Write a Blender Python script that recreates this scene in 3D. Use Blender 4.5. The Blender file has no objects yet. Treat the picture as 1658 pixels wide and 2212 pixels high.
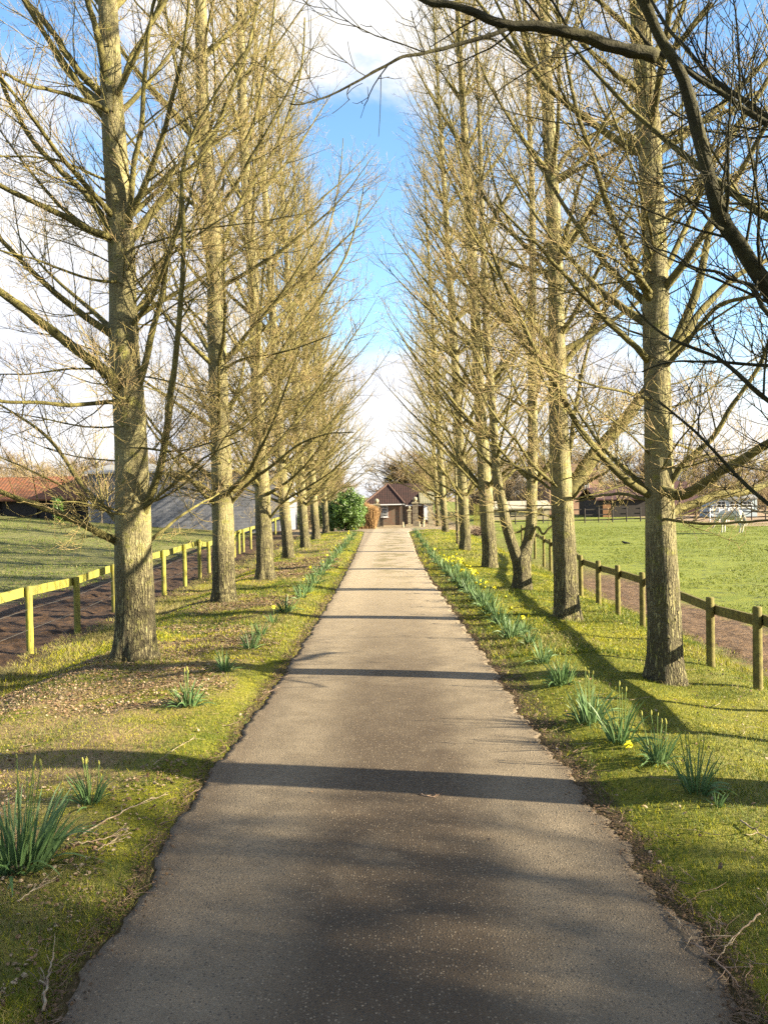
import bpy, math
import numpy as np
from mathutils import Matrix, Vector

rng = np.random.default_rng(7)
R = math.radians
sc = bpy.context.scene
col = sc.collection

# ------------------------------------------------------------------ camera
W_, H_, F_ = 1658.0, 2212.0, 1789.0      # measuring frame of the photograph
CAMZ = 2.2
def cam_matrix(yaw, pitch, roll):
    return (Matrix.Rotation(yaw, 3, 'Z') @ Matrix.Rotation(R(90) + pitch, 3, 'X') @ Matrix.Rotation(roll, 3, 'Z'))
yaw, pitch, roll = R(.54), R(-1.06), R(-1.1)
for _ in range(30):
    M = cam_matrix(yaw, pitch, roll)
    d = M.transposed() @ Vector((0, 1, 0))
    px, py = W_ / 2 + F_ * d.x / -d.z, H_ / 2 - F_ * d.y / -d.z
    yaw += (846 - px) / F_
    pitch += (1073 - py) / F_
M = cam_matrix(yaw, pitch, roll)
MN = np.array(M)
cam = bpy.data.cameras.new('camera')
co = bpy.data.objects.new('camera', cam)
col.objects.link(co)
co.location = (0, 0, CAMZ)
co.rotation_euler = M.to_euler()
cam.sensor_fit = 'VERTICAL'
cam.sensor_height = 24
cam.lens = 24 * F_ / H_
cam.clip_start = .05
cam.clip_end = 2500
sc.camera = co

def P(px, py, Y):
    """world point at depth Y on the sight line through a measured point"""
    v = MN @ np.array([(px - W_ / 2) / F_, -(py - H_ / 2) / F_, -1.0])
    t = Y / v[1]
    return np.array([v[0] * t, Y, CAMZ + v[2] * t])

def sst(x, a, b):
    t = np.clip((x - a) / (b - a), 0, 1)
    return t * t * (3 - 2 * t)

def gz(x, y):
    """height of the ground"""
    x = np.asarray(x, float); y = np.asarray(y, float)
    a = np.abs(x)
    z = .07 * sst(a, 1.35, 2.0) * (1 - sst(a, 2.6, 3.4))
    fl = np.where(x < 0, 3.9, 3.7)
    z = z - .34 * sst(a, fl, fl + 1.5)
    z = z + .010 * np.sin(x * 3.1 + 1) * np.sin(y * 2.3) * sst(a, 1.5, 2.2)
    z = z + .03 * np.sin(x * .9 + 2) * np.sin(y * .53 + 1) * sst(a, 4, 8)
    z = z + np.where(x < 0, .082 * np.clip(a - 9, 0, 40) * sst(y, 18, 50), 0)
    cen = sst(x, -11, -8) * (1 - sst(x, 5, 9))
    z = z * (1 - cen * sst(y, 50, 60)) - .87 * cen * sst(y, 50, 92)
    return z

def G(px, py, base=0):
    """ground point seen through a measured point"""
    v = MN @ np.array([(px - W_ / 2) / F_, -(py - H_ / 2) / F_, -1.0])
    t = (base - CAMZ) / v[2]
    for _ in range(60):
        p = np.array([0, 0, CAMZ]) + v * t
        zt = float(gz(p[0], p[1]))
        t = .5 * t + .5 * (zt - CAMZ) / v[2]
    p = np.array([0, 0, CAMZ]) + v * t
    return p

# ------------------------------------------------------------------ mesh helpers
class Acc:
    def __init__(s):
        s.v = []; s.f = []; s.n = 0
    def add(s, v, faces, mat=0, smooth=True):
        v = np.asarray(v, np.float32).reshape(-1, 3)
        s.v.append(v)
        for k in (faces if isinstance(faces, list) else [faces]):
            k = np.asarray(k, np.int64)
            s.f.append((k + s.n, mat, smooth))
        s.n += len(v)
    def mesh(s, name, mats):
        me = bpy.data.meshes.new(name)
        V = np.concatenate(s.v) if s.v else np.zeros((0, 3), np.float32)
        me.vertices.add(len(V)); me.vertices.foreach_set('co', V.ravel())
        nl = sum(f.size for f, _, _ in s.f); nf = sum(len(f) for f, _, _ in s.f)
        me.loops.add(nl); me.polygons.add(nf)
        li = np.concatenate([f.ravel() for f, _, _ in s.f]).astype(np.int32)
        tot = np.concatenate([np.full(len(f), f.shape[1]) for f, _, _ in s.f])
        st = np.concatenate([[0], np.cumsum(tot)[:-1]]).astype(np.int32)
        me.loops.foreach_set('vertex_index', li)
        me.polygons.foreach_set('loop_start', st)
        me.polygons.foreach_set('material_index', np.concatenate([np.full(len(f), m) for f, m, _ in s.f]).astype(np.int32))
        me.polygons.foreach_set('use_smooth', np.concatenate([np.full(len(f), sm) for f, _, sm in s.f]).astype(bool))
        me.update(calc_edges=True)
        me.validate()
        for m in (mats if isinstance(mats, (list, tuple)) else [mats]):
            me.materials.append(m)
        return me
    def build(s, name, mats, parent=None, loc=None):
        o = bpy.data.objects.new(name, s.mesh(name, mats))
        col.objects.link(o)
        if parent is not None: o.parent = parent
        if loc is not None: o.location = loc
        return o

def nrm(a):
    return a / np.maximum(np.linalg.norm(a, axis=-1, keepdims=True), 1e-9)

def tubes(acc, Pt, Rad, S=3, mat=0, cap=False):
    Pt = np.asarray(Pt, float); Rad = np.asarray(Rad, float)
    if Pt.ndim == 2: Pt = Pt[None]; Rad = Rad[None]
    N, K, _ = Pt.shape
    if N == 0: return
    T = nrm(np.gradient(Pt, axis=1))
    ref = np.cross(T[:, 0], np.array([.3, .5, .81]))
    bad = np.linalg.norm(ref, axis=1) < .1
    ref[bad] = np.array([1., 0, 0])
    U = nrm(ref[:, None] - (ref[:, None] * T).sum(-1, keepdims=True) * T)
    V = np.cross(T, U)
    a = np.arange(S) * 2 * math.pi / S
    vv = Pt[:, :, None] + Rad[:, :, None, None] * (np.cos(a)[:, None] * U[:, :, None] + np.sin(a)[:, None] * V[:, :, None])
    idx = np.arange(N * K * S).reshape(N, K, S)
    q = np.stack([idx[:, :-1], np.roll(idx[:, :-1], -1, 2), np.roll(idx[:, 1:], -1, 2), idx[:, 1:]], -1).reshape(-1, 4)
    fs = [q]
    if cap: fs += [idx[:, -1], idx[:, 0][:, ::-1]]
    acc.add(vv, fs, mat)

def box(acc, c, s, mat=0, rz=0, rx=0, ry=0, smooth=False):
    x, y, z = [k / 2 for k in s]
    v = np.array([(-x, -y, -z), (x, -y, -z), (x, y, -z), (-x, y, -z), (-x, -y, z), (x, -y, z), (x, y, z), (-x, y, z)])
    m = np.array(Matrix.Rotation(rz, 3, 'Z') @ Matrix.Rotation(ry, 3, 'Y') @ Matrix.Rotation(rx, 3, 'X'))
    acc.add(v @ m.T + np.array(c), np.array([(0, 3, 2, 1), (4, 5, 6, 7), (0, 1, 5, 4), (1, 2, 6, 5), (2, 3, 7, 6), (3, 0, 4, 7)]), mat, smooth)

def lathe(acc, prof, c=(0, 0, 0), S=20, mat=0):
    prof = np.array(prof, float)
    a = np.arange(S) * 2 * math.pi / S
    v = np.stack([prof[:, 0, None] * np.cos(a), prof[:, 0, None] * np.sin(a), np.repeat(prof[:, 1, None], S, 1)], -1) + np.array(c)
    K = len(prof); idx = np.arange(K * S).reshape(K, S)
    q = np.stack([idx[:-1], np.roll(idx[:-1], -1, 1), np.roll(idx[1:], -1, 1), idx[1:]], -1).reshape(-1, 4)
    acc.add(v, q, mat)

def poly(acc, pts, mat=0):
    acc.add(pts, np.arange(len(pts))[None], mat, False)

def empty(name, loc=(0, 0, 0), rz=0):
    o = bpy.data.objects.new(name, None); col.objects.link(o)
    o.location = loc; o.rotation_euler = (0, 0, rz); o.empty_display_size = .2
    return o

def tag(o, label=None, cat=None, group=None, kind=None):
    if label: o['label'] = label
    if cat: o['category'] = cat
    if group: o['group'] = group
    if kind: o['kind'] = kind
    return o

def link_copy(src, parent):
    c = src.copy(); col.objects.link(c); c.parent = parent
    return c

ORD = ['nearest', 'second nearest', 'third nearest', 'fourth nearest', 'fifth nearest', 'sixth nearest', 'seventh nearest', 'eighth nearest', 'ninth nearest',
       'tenth nearest', 'eleventh nearest', 'twelfth nearest', 'thirteenth nearest', 'fourteenth nearest', 'fifteenth nearest', 'sixteenth nearest',
       'seventeenth nearest', 'eighteenth nearest', 'nineteenth nearest', 'twentieth nearest', 'twenty-first nearest', 'twenty-second nearest',
       'twenty-third nearest', 'twenty-fourth nearest', 'twenty-fifth nearest', 'twenty-sixth nearest', 'twenty-seventh nearest', 'twenty-eighth nearest']
ORDN = ['first', 'second', 'third', 'fourth', 'fifth', 'sixth', 'seventh', 'eighth', 'ninth', 'tenth', 'eleventh', 'twelfth', 'thirteenth', 'fourteenth',
        'fifteenth', 'sixteenth', 'seventeenth', 'eighteenth', 'nineteenth', 'twentieth', 'twenty-first', 'twenty-second', 'twenty-third', 'twenty-fourth']

# ------------------------------------------------------------------ material helpers
ALB = .68     # overall reflectance level of every surface
class NT:
    def __init__(s, name):
        s.m = bpy.data.materials.new(name); s.m.use_nodes = True
        s.t = s.m.node_tree; s.t.nodes.clear()
        s.out = s.t.nodes.new('ShaderNodeOutputMaterial')
        s.b = s.t.nodes.new('ShaderNodeBsdfPrincipled')
        s.t.links.new(s.b.outputs[0], s.out.inputs[0])
        s.b.inputs['Roughness'].default_value = .85
        s.b.inputs['Specular IOR Level'].default_value = .25
        s.co = s.t.nodes.new('ShaderNodeNewGeometry').outputs['Position']
        s.oc = s.t.nodes.new('ShaderNodeTexCoord').outputs['Object']
    def L(s, a, b): s.t.links.new(a, b)
    def put(s, inp, v):
        if hasattr(v, 'default_value') or isinstance(v, bpy.types.NodeSocket): s.L(v, inp)
        else: inp.default_value = v
    def math(s, op, a, b=0.0, c=None, clamp=False):
        n = s.t.nodes.new('ShaderNodeMath'); n.operation = op; n.use_clamp = clamp
        s.put(n.inputs[0], a); s.put(n.inputs[1], b)
        if c is not None: s.put(n.inputs[2], c)
        return n.outputs[0]
    def noise(s, scale, det=3, rough=.55, vec=None, dist=0.0, ofs=None):
        n = s.t.nodes.new('ShaderNodeTexNoise')
        n.inputs['Scale'].default_value = scale; n.inputs['Detail'].default_value = det
        n.inputs['Roughness'].default_value = rough; n.inputs['Distortion'].default_value = dist
        s.L(vec if vec is not None else s.co, n.inputs['Vector'])
        return n.outputs['Fac']
    def vor(s, scale, vec=None, feature='F1', out='Distance'):
        n = s.t.nodes.new('ShaderNodeTexVoronoi'); n.feature = feature
        n.inputs['Scale'].default_value = scale
        s.L(vec if vec is not None else s.co, n.inputs['Vector'])
        return n.outputs[out]
    def ramp(s, f, a, b, lo=0.0, hi=1.0):
        n = s.t.nodes.new('ShaderNodeMapRange'); n.interpolation_type = 'SMOOTHSTEP'
        s.put(n.inputs[0], f); s.put(n.inputs[1], a); s.put(n.inputs[2], b); s.put(n.inputs[3], lo); s.put(n.inputs[4], hi)
        return n.outputs[0]
    def mix(s, f, a, b, mode='MIX'):
        n = s.t.nodes.new('ShaderNodeMix'); n.data_type = 'RGBA'; n.blend_type = mode
        s.put(n.inputs[0], f)
        for i, v in ((6, a), (7, b)):
            if isinstance(v, tuple): n.inputs[i].default_value = (*v[:3], 1)
            else: s.L(v, n.inputs[i])
        return n.outputs[2]
    def scale(s, sx, sy, sz, vec=None):
        n = s.t.nodes.new('ShaderNodeMapping'); n.inputs['Scale'].default_value = (sx, sy, sz)
        s.L(vec if vec is not None else s.co, n.inputs['Vector'])
        return n.outputs[0]
    def sep(s, vec=None):
        n = s.t.nodes.new('ShaderNodeSeparateXYZ'); s.L(vec if vec is not None else s.co, n.inputs[0])
        return n.outputs
    def bump(s, h, strength=.5, dist=.02):
        n = s.t.nodes.new('ShaderNodeBump'); n.inputs['Strength'].default_value = strength
        n.inputs['Distance'].default_value = dist
        s.L(h, n.inputs['Height']); s.L(n.outputs[0], s.b.inputs['Normal'])
    def col(s, c):
        c = s.mix(1.0, c, (ALB, ALB, ALB), 'MULTIPLY')
        s.L(c, s.b.inputs['Base Color']); s.last = c; return s

def simple(name, c1, c2, scale=6, rough=.85, bump=.3, bdist=.01, det=4):
    n = NT(name)
    f = n.noise(scale, det)
    n.col(n.mix(n.ramp(f, .35, .65), c1, c2)); n.b.inputs['Roughness'].default_value = rough
    if bump: n.bump(n.noise(scale * 5, 3), bump, bdist)
    return n.m

# ---- bark
def bark_mat(name='poplar_bark'):
    n = NT(name)
    x, y, z = n.sep()
    vfis = n.noise(1.0, 6, .62, n.scale(34, 34, 4.5), .6)
    hl = n.vor(1.0, n.scale(16, 16, 60))
    big = n.noise(2.2, 3)
    fine = n.noise(40, 4)
    base = n.mix(n.ramp(big, .35, .65), (.24, .21, .105), (.36, .32, .15))
    base = n.mix(n.ramp(n.noise(7, 4), .52, .7), base, (.26, .25, .06))          # algae
    base = n.mix(n.math('MULTIPLY', n.ramp(fine, .42, .62), .6), base, (.13, .105, .06))
    low = n.ramp(n.math('ADD', z, n.math('MULTIPLY', n.noise(1.5, 2), 1.2)), 3.0, 1.0)                                                    # fissured foot
    wv = n.t.nodes.new('ShaderNodeVectorMath'); wv.operation = 'ADD'; n.L(n.scale(30, 30, 2.6), wv.inputs[0])
    nz = n.t.nodes.new('ShaderNodeTexNoise'); nz.inputs['Scale'].default_value = 9; nz.inputs['Detail'].default_value = 3; n.L(n.co, nz.inputs['Vector'])
    wm = n.t.nodes.new('ShaderNodeVectorMath'); wm.operation = 'SCALE'; wm.inputs['Scale'].default_value = 1.6; n.L(nz.outputs['Color'], wm.inputs[0]); n.L(wm.outputs[0], wv.inputs[1])
    crack = n.vor(1.0, wv.outputs[0], 'DISTANCE_TO_EDGE')
    fis = n.math('MULTIPLY', n.math('MAXIMUM', n.ramp(vfis, .47, .38), n.ramp(crack, .20, .03)), n.math('MULTIPLY_ADD', low, .93, .07))
    base = n.mix(n.math('MULTIPLY', fis, .85), base, (.06, .047, .03))
    len_ = n.math('MULTIPLY', n.math('MULTIPLY', n.ramp(hl, .40, .22), n.ramp(n.noise(5, 2), .42, .55)), n.ramp(z, 2.0, 4.0))
    base = n.mix(n.math('MULTIPLY', len_, .85), base, (.05, .042, .025))
    bands = n.math('MULTIPLY', n.ramp(n.noise(1.0, 4, .6, n.scale(1.2, 1.2, 4.5)), .55, .68), .6)
    base = n.mix(bands, base, (.11, .095, .05))
    n.col(base)
    n.b.inputs['Roughness'].default_value = .9
    h = n.math('SUBTRACT', n.math('ADD', n.math('MULTIPLY', vfis, n.math('MULTIPLY_ADD', low, .8, .25)), n.math('MULTIPLY', fine, .25)), n.math('MULTIPLY', fis, .9))
    n.bump(h, 1.0, .05)
    return n.m
BARK = bark_mat()
def limb_mat(name, a, b, c):
    n = NT(name)
    base = n.mix(n.ramp(n.noise(3, 3), .38, .62), a, b)
    base = n.mix(n.math('MULTIPLY', n.ramp(n.noise(28, 3), .5, .68), .6), base, c)
    mo = n.ramp(n.noise(11, 5, .7), .48, .60)
    base = n.mix(n.math('MULTIPLY', mo, .55), base, tuple(k * f for k, f in zip(c, (1.3, 1.45, .9))))
    n.col(base); n.bump(n.math('ADD', n.noise(60, 4, .7), n.noise(14, 4, .7)), .9, .02)
    return n.m
LIMB = limb_mat('lichened_branch', (.15, .13, .04), (.24, .21, .065), (.06, .046, .026))
TWIG = limb_mat('fine_twig', (.50, .41, .15), (.50, .36, .19), (.21, .135, .075))
FARTWIG = limb_mat('distant_twig', (.27, .20, .11), (.32, .23, .14), (.22, .15, .09))
FARBARK = limb_mat('distant_bark', (.14, .12, .08), (.18, .15, .09), (.09, .07, .05))

# ------------------------------------------------------------------ branching
UP = np.array([0, 0, 1.0])
def grow(p0, d0, L, n, lift, wob, rg):
    N = len(p0); d = nrm(d0); p = p0.copy(); out = [p.copy()]
    lift = np.broadcast_to(lift, (N,))
    for i in range(n):
        d = nrm(d + (lift / n)[:, None] * UP + rg.normal(0, wob, (N, 3)))
        p = p + d * (L / n)[:, None]
        out.append(p.copy())
    return np.stack(out, 1)

def side(Pt, Rad, cnt, rg, t0=.12, t1=.98, ang=(35, 60), planar=0.0):
    """pick cnt (array or int) side shoots on every polyline: position, direction, parent radius, t"""
    N, K, _ = Pt.shape
    cnt = np.broadcast_to(cnt, (N,)).astype(int)
    pi = np.repeat(np.arange(N), cnt); m = len(pi)
    t = t0 + (t1 - t0) * rg.random(m)
    f = t * (K - 1); i = np.minimum(f.astype(int), K - 2); fr = (f - i)[:, None]
    a, b = Pt[pi, i], Pt[pi, i + 1]
    p = a + (b - a) * fr; T = nrm(b - a)
    r = Rad[pi, i] * (1 - fr[:, 0]) + Rad[pi, i + 1] * fr[:, 0]
    u = nrm(np.cross(T, rg.normal(size=(m, 3))))
    A = np.radians(rg.uniform(*ang, m))[:, None]
    return p, T * np.cos(A) + u * np.sin(A), r, t, pi

def taper(N, K, r0, r1, pw=1.0):
    s = np.linspace(0, 1, K)[None] ** pw
    return np.asarray(r0)[:, None] * (1 - s) + np.asarray(r1)[:, None] * s

def dress(acc, LP, LR, rg, dens=1.0, mat2=0, mat3=1, lift=.5, tw=.0026, l2len=1.0, l3n=14):
    """clothe limbs (equal K) with side branches and twigs"""
    Llen = np.linalg.norm(np.diff(LP, axis=1), axis=2).sum(1)
    c2 = np.maximum(3, (Llen * 7.0 * dens)).astype(int)
    p, d, r, t, pi = side(LP, LR, c2, rg, .10, 1.0, (32, 62))
    L2 = (rg.uniform(.35, 1.25, len(p)) * (1.15 - .6 * t)) * l2len * np.clip(Llen[pi] / 2.6, .5, 1.25)
    P2 = grow(p, d, L2, 5, lift * rg.uniform(.3, 1.4, len(p)), .085, rg)
    R2 = taper(len(p), 6, np.minimum(r * .5, .0035 + .0065 * L2), np.full(len(p), tw))
    tubes(acc, P2, R2, 4, mat2)
    c3 = np.maximum(2, (L2 * l3n * dens)).astype(int)
    p, d, r, t, pi = side(P2, R2, c3, rg, .12, 1.0, (28, 58))
    L3 = rg.uniform(.14, .50, len(p)) * (1.1 - .5 * t)
    P3 = grow(p, d, L3, 3, .45 * rg.uniform(.2, 1.6, len(p)), .11, rg)
    R3 = taper(len(p), 4, np.minimum(r * .8, .0036), np.full(len(p), tw * .7))
    tubes(acc, P3, R3, 3, mat3)
    p, d, r, t, pi = side(P3, R3, (rg.random(len(P3)) * 2.9 * dens).astype(int), rg, .2, 1.0, (25, 60))
    L4 = rg.uniform(.06, .2, len(p))
    P4 = grow(p, d, L4, 2, .5, .1, rg)
    tubes(acc, P4, taper(len(p), 3, np.full(len(p), .0026), np.full(len(p), tw * .75)), 3, mat3)

def path_at(path, z):
    zs = path[:, 2]
    return np.stack([np.interp(z, zs, path[:, k]) for k in range(3)] , -1)

def spline(pts, n):
    """Catmull-Rom resample"""
    pts = np.asarray(pts, float)
    q = np.vstack([2 * pts[0] - pts[1], pts, 2 * pts[-1] - pts[-2]])
    seg = np.linalg.norm(np.diff(pts, axis=0), axis=1); s = np.concatenate([[0], np.cumsum(seg)]); s /= s[-1]
    out = []
    for t in np.linspace(0, 1, n):
        i = min(np.searchsorted(s, t, 'right') - 1, len(pts) - 2)
        u = (t - s[i]) / (s[i + 1] - s[i])
        a, b, c, d = q[i], q[i + 1], q[i + 2], q[i + 3]
        out.append(.5 * ((2 * b) + (-a + c) * u + (2 * a - 5 * b + 4 * c - d) * u * u + (-a + 3 * b - 3 * c + d) * u ** 3))
    return np.array(out)

def trunk_mesh(acc, path, rad, seed, flare=.35, S=40, K=150, mat=0, whorls=(), floor=None):
    """path: points, rad: radii at points"""
    rg = np.random.default_rng(seed)
    pr = spline(np.hstack([path, np.asarray(rad)[:, None]]), K)
    Pt, rr = pr[:, :3], pr[:, 3].copy()
    h = Pt[:, 2] - Pt[0, 2]
    a = np.arange(S) * 2 * math.pi / S
    ph = rg.uniform(0, 6.28, 8)
    lob = np.zeros((K, S))
    lob += (flare * np.exp(-h / .16))[:, None] * (.75 + .45 * np.cos(5 * a + ph[0]) + .25 * np.cos(3 * a + ph[1]))
    lob += .035 * np.cos(2 * a + ph[2] + h[:, None] * .6) + .025 * np.cos(5 * a + ph[3] + h[:, None] * 1.7) * np.cos(h[:, None] * 2.3 + ph[5])
    lob += .018 * np.sin(9 * a + ph[4] + 3 * np.sin(h[:, None] * 2)) * np.exp(-h / 3)[:, None]
    for w in whorls: lob += .11 * np.exp(-((h - w) / .10) ** 2)[:, None] * (.7 + .5 * np.cos(4 * a + w * 7))
    lob += rg.normal(0, .008, (K, S))
    rad2 = rr[:, None] * (1 + lob)
    v = np.stack([Pt[:, 0, None] + rad2 * np.cos(a), Pt[:, 1, None] + rad2 * np.sin(a), np.repeat(Pt[:, 2, None], S, 1)], -1)
    if floor is not None: v[0, :, 2] = floor
    idx = np.arange(K * S).reshape(K, S)
    q = np.stack([idx[:-1], np.roll(idx[:-1], -1, 1), np.roll(idx[1:], -1, 1), idx[1:]], -1).reshape(-1, 4)
    acc.add(v, q, mat)
    return Pt, rr

def auto_limbs(Pt, rr, seed, zlo=2.0, sp=1.95, zbase=0.0, reach=1.0, n_w=(6, 9), skip_low=0):
    rg = np.random.default_rng(seed)
    ztop = Pt[-1, 2]; Ht = ztop - zbase
    p0, d0, L, r0 = [], [], [], []
    z = zlo
    k = 0
    while z < ztop - .5:
        n = rg.integers(*n_w) if k >= skip_low else 2
        az0 = rg.uniform(0, 6.28)
        for j in range(n):
            zz = z + rg.normal(0, .12); az = az0 + j * 6.283 / n + rg.normal(0, .3)
            f = (zz - zbase) / Ht
            el = R(28 + 36 * f + rg.normal(0, 7))
            ln = (3.9 * (1 - f) ** .48 + .4) * rg.uniform(.72, 1.12) * reach
            rt = np.interp(zz, Pt[:, 2], rr)
            c = path_at(Pt, zz)
            d = np.array([math.cos(az) * math.cos(el), math.sin(az) * math.cos(el), math.sin(el)])
            p0.append(c + d * rt * .5); d0.append(d); L.append(ln); r0.append(min(rt * .40, .012 + .0105 * ln))
        m = rg.integers(6, 10)                                         # thin shoots between the whorls
        for j in range(m):
            zz = z + rg.uniform(.2, sp - .1); az = rg.uniform(0, 6.28); f = min((zz - zbase) / Ht, .98)
            el = R(rg.uniform(5, 50)); ln = rg.uniform(.5, 1.9) * (1 - f) ** .4 * reach
            rt = np.interp(zz, Pt[:, 2], rr); c = path_at(Pt, zz)
            d = np.array([math.cos(az) * math.cos(el), math.sin(az) * math.cos(el), math.sin(el)])
            p0.append(c + d * rt * .5); d0.append(d); L.append(ln); r0.append(.006 + .006 * ln)
        z += sp * .82 * rg.uniform(.85, 1.12); k += 1
    p0, d0, L, r0 = map(np.array, (p0, d0, L, r0))
    LP = grow(p0, d0, L, 9, .55, .055, rg)
    LR = taper(len(L), 10, r0, np.full(len(L), .004), .8)
    return LP, LR

def px_limb(pts, Y, dY=0.0, r0=.05, r1=.01, n=14, bow=0.0):
    """a limb traced on the tree's own depth, drifting dY metres towards or away along its length"""
    m = len(pts)
    w = np.array([P(x, y, Y + dY * i / (m - 1) + bow * math.sin(math.pi * i / (m - 1))) for i, (x, y) in enumerate(pts)])
    s = spline(w, n)
    return s, np.linspace(r0, r1, n)

DLIMB = limb_mat('dark_mossy_branch', (.05, .044, .02), (.08, .072, .028), (.03, .023, .013))  # mossy branch with the shade of its unlit underside painted into the colour
def tree(name, path, rad, seed, label, group, limbs=(), limbm=None, zlo=2.0, dens=1.0, reach=1.0, extra_stems=(), skip_low=0, tw=.0026, flare=.35, n_w=(6, 9), shoots=0):
    base = path[0].copy()
    t = empty(name, base)
    tag(t, label, 'tree', group)
    a = Acc()
    zw = [zlo + 1.9 * i for i in range(4)]
    g = min(float(gz(base[0] + dx, base[1] + dy)) for dx in (-.4, 0, .4) for dy in (-.4, 0, .4))
    p2 = np.array(path) - base
    Pt, rr = trunk_mesh(a, p2, rad, seed, flare=flare, whorls=[w - base[2] for w in zw], floor=g - base[2] - .06)
    a.build('trunk', BARK, t)
    for q, rq in extra_stems:
        s = Acc(); S2, r2 = trunk_mesh(s, np.array(q) - base, rq, seed + 5, flare=.0, S=28, K=110)
        s.build('trunk', BARK, t)
        c = Acc(); LP, LR = auto_limbs(S2, r2, seed + 50, zlo - base[2] + .6, 1.9, 0, reach * .85, n_w)
        rgx = np.random.default_rng(seed + 60)
        tubes(c, LP, LR, 6, 0); dress(c, LP, LR, rgx, dens, tw=tw)
        c.build('crown', [LIMB, TWIG], t)
    c = Acc(); rg = np.random.default_rng(seed + 1)
    LP, LR = auto_limbs(Pt, rr, seed + 2, zlo - base[2], 1.95, 0, reach, n_w, skip_low)
    tubes(c, LP, LR, 7, 0)
    dress(c, LP, LR, rg, dens, tw=tw)
    c.build('crown', [LIMB, TWIG], t)
    if shoots:
        rs = np.random.default_rng(seed + 9); zz = rs.uniform(1.7, 6.5, shoots) - base[2]; az = rs.uniform(0, 6.28, shoots); el = rs.uniform(-.15, .7, shoots)
        dd = np.stack([np.cos(az) * np.cos(el), np.sin(az) * np.cos(el), np.sin(el)], 1); ln = rs.uniform(.9, 3.0, shoots)
        LP = grow(path_at(Pt, zz) + dd * .12, dd, ln, 9, rs.uniform(-.1, .5, shoots), .09, rs); LR = taper(shoots, 10, .005 + .0045 * ln, np.full(shoots, .003))
        c = Acc(); tubes(c, LP, LR, 5, 0); dress(c, LP, LR, rs, 1.0, tw=tw, l2len=.9); c.build('lower_shoots', [LIMB, TWIG], t)
    for lm in limbs:                                                    # the big limbs one can follow by eye
        q, rq = px_limb(*lm[0], **lm[1])
        q = q - base
        q2 = spline(q + np.cumsum(rg.normal(0, .008, q.shape), 0), 40)
        rq = np.interp(np.linspace(0, 1, 40), np.linspace(0, 1, len(rq)), rq) * (1 + rg.normal(0, .05, 40))
        b = Acc(); tubes(b, q2, rq, 12, 0, cap=True)
        dress(b, q2[None], rq[None], rg, dens * 1.0, tw=tw, l2len=1.15)
        b.build('limb', [limbm or LIMB, TWIG if limbm is None else limbm], t)
    return t

ROWL = 'bare trees of the left row beside the driveway'
ROWR = 'bare trees of the right row beside the driveway'

def px_tree(pts, widths, Y=None):
    b = G(*pts[0])
    if Y is None: Y = b[1]
    pp = [P(x, y, Y) for x, y in pts]
    rr = [w / 2 / F_ * Y for w in widths]
    pp[0] = b
    # carry the stem on above the frame
    d = pp[-1] - pp[-2]; d /= d[2]
    top = 23.5
    z = pp[-1][2]; r = rr[-1]; x = pp[-1].copy()
    n = max(2, int((top - z) / 2.5))
    for i in range(1, n + 1):
        x = x + d * (top - z) / n
        pp.append(x.copy()); rr.append(r + (.012 - r) * (i / n) ** .9)
    return np.array(pp), np.array(rr), Y

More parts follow.
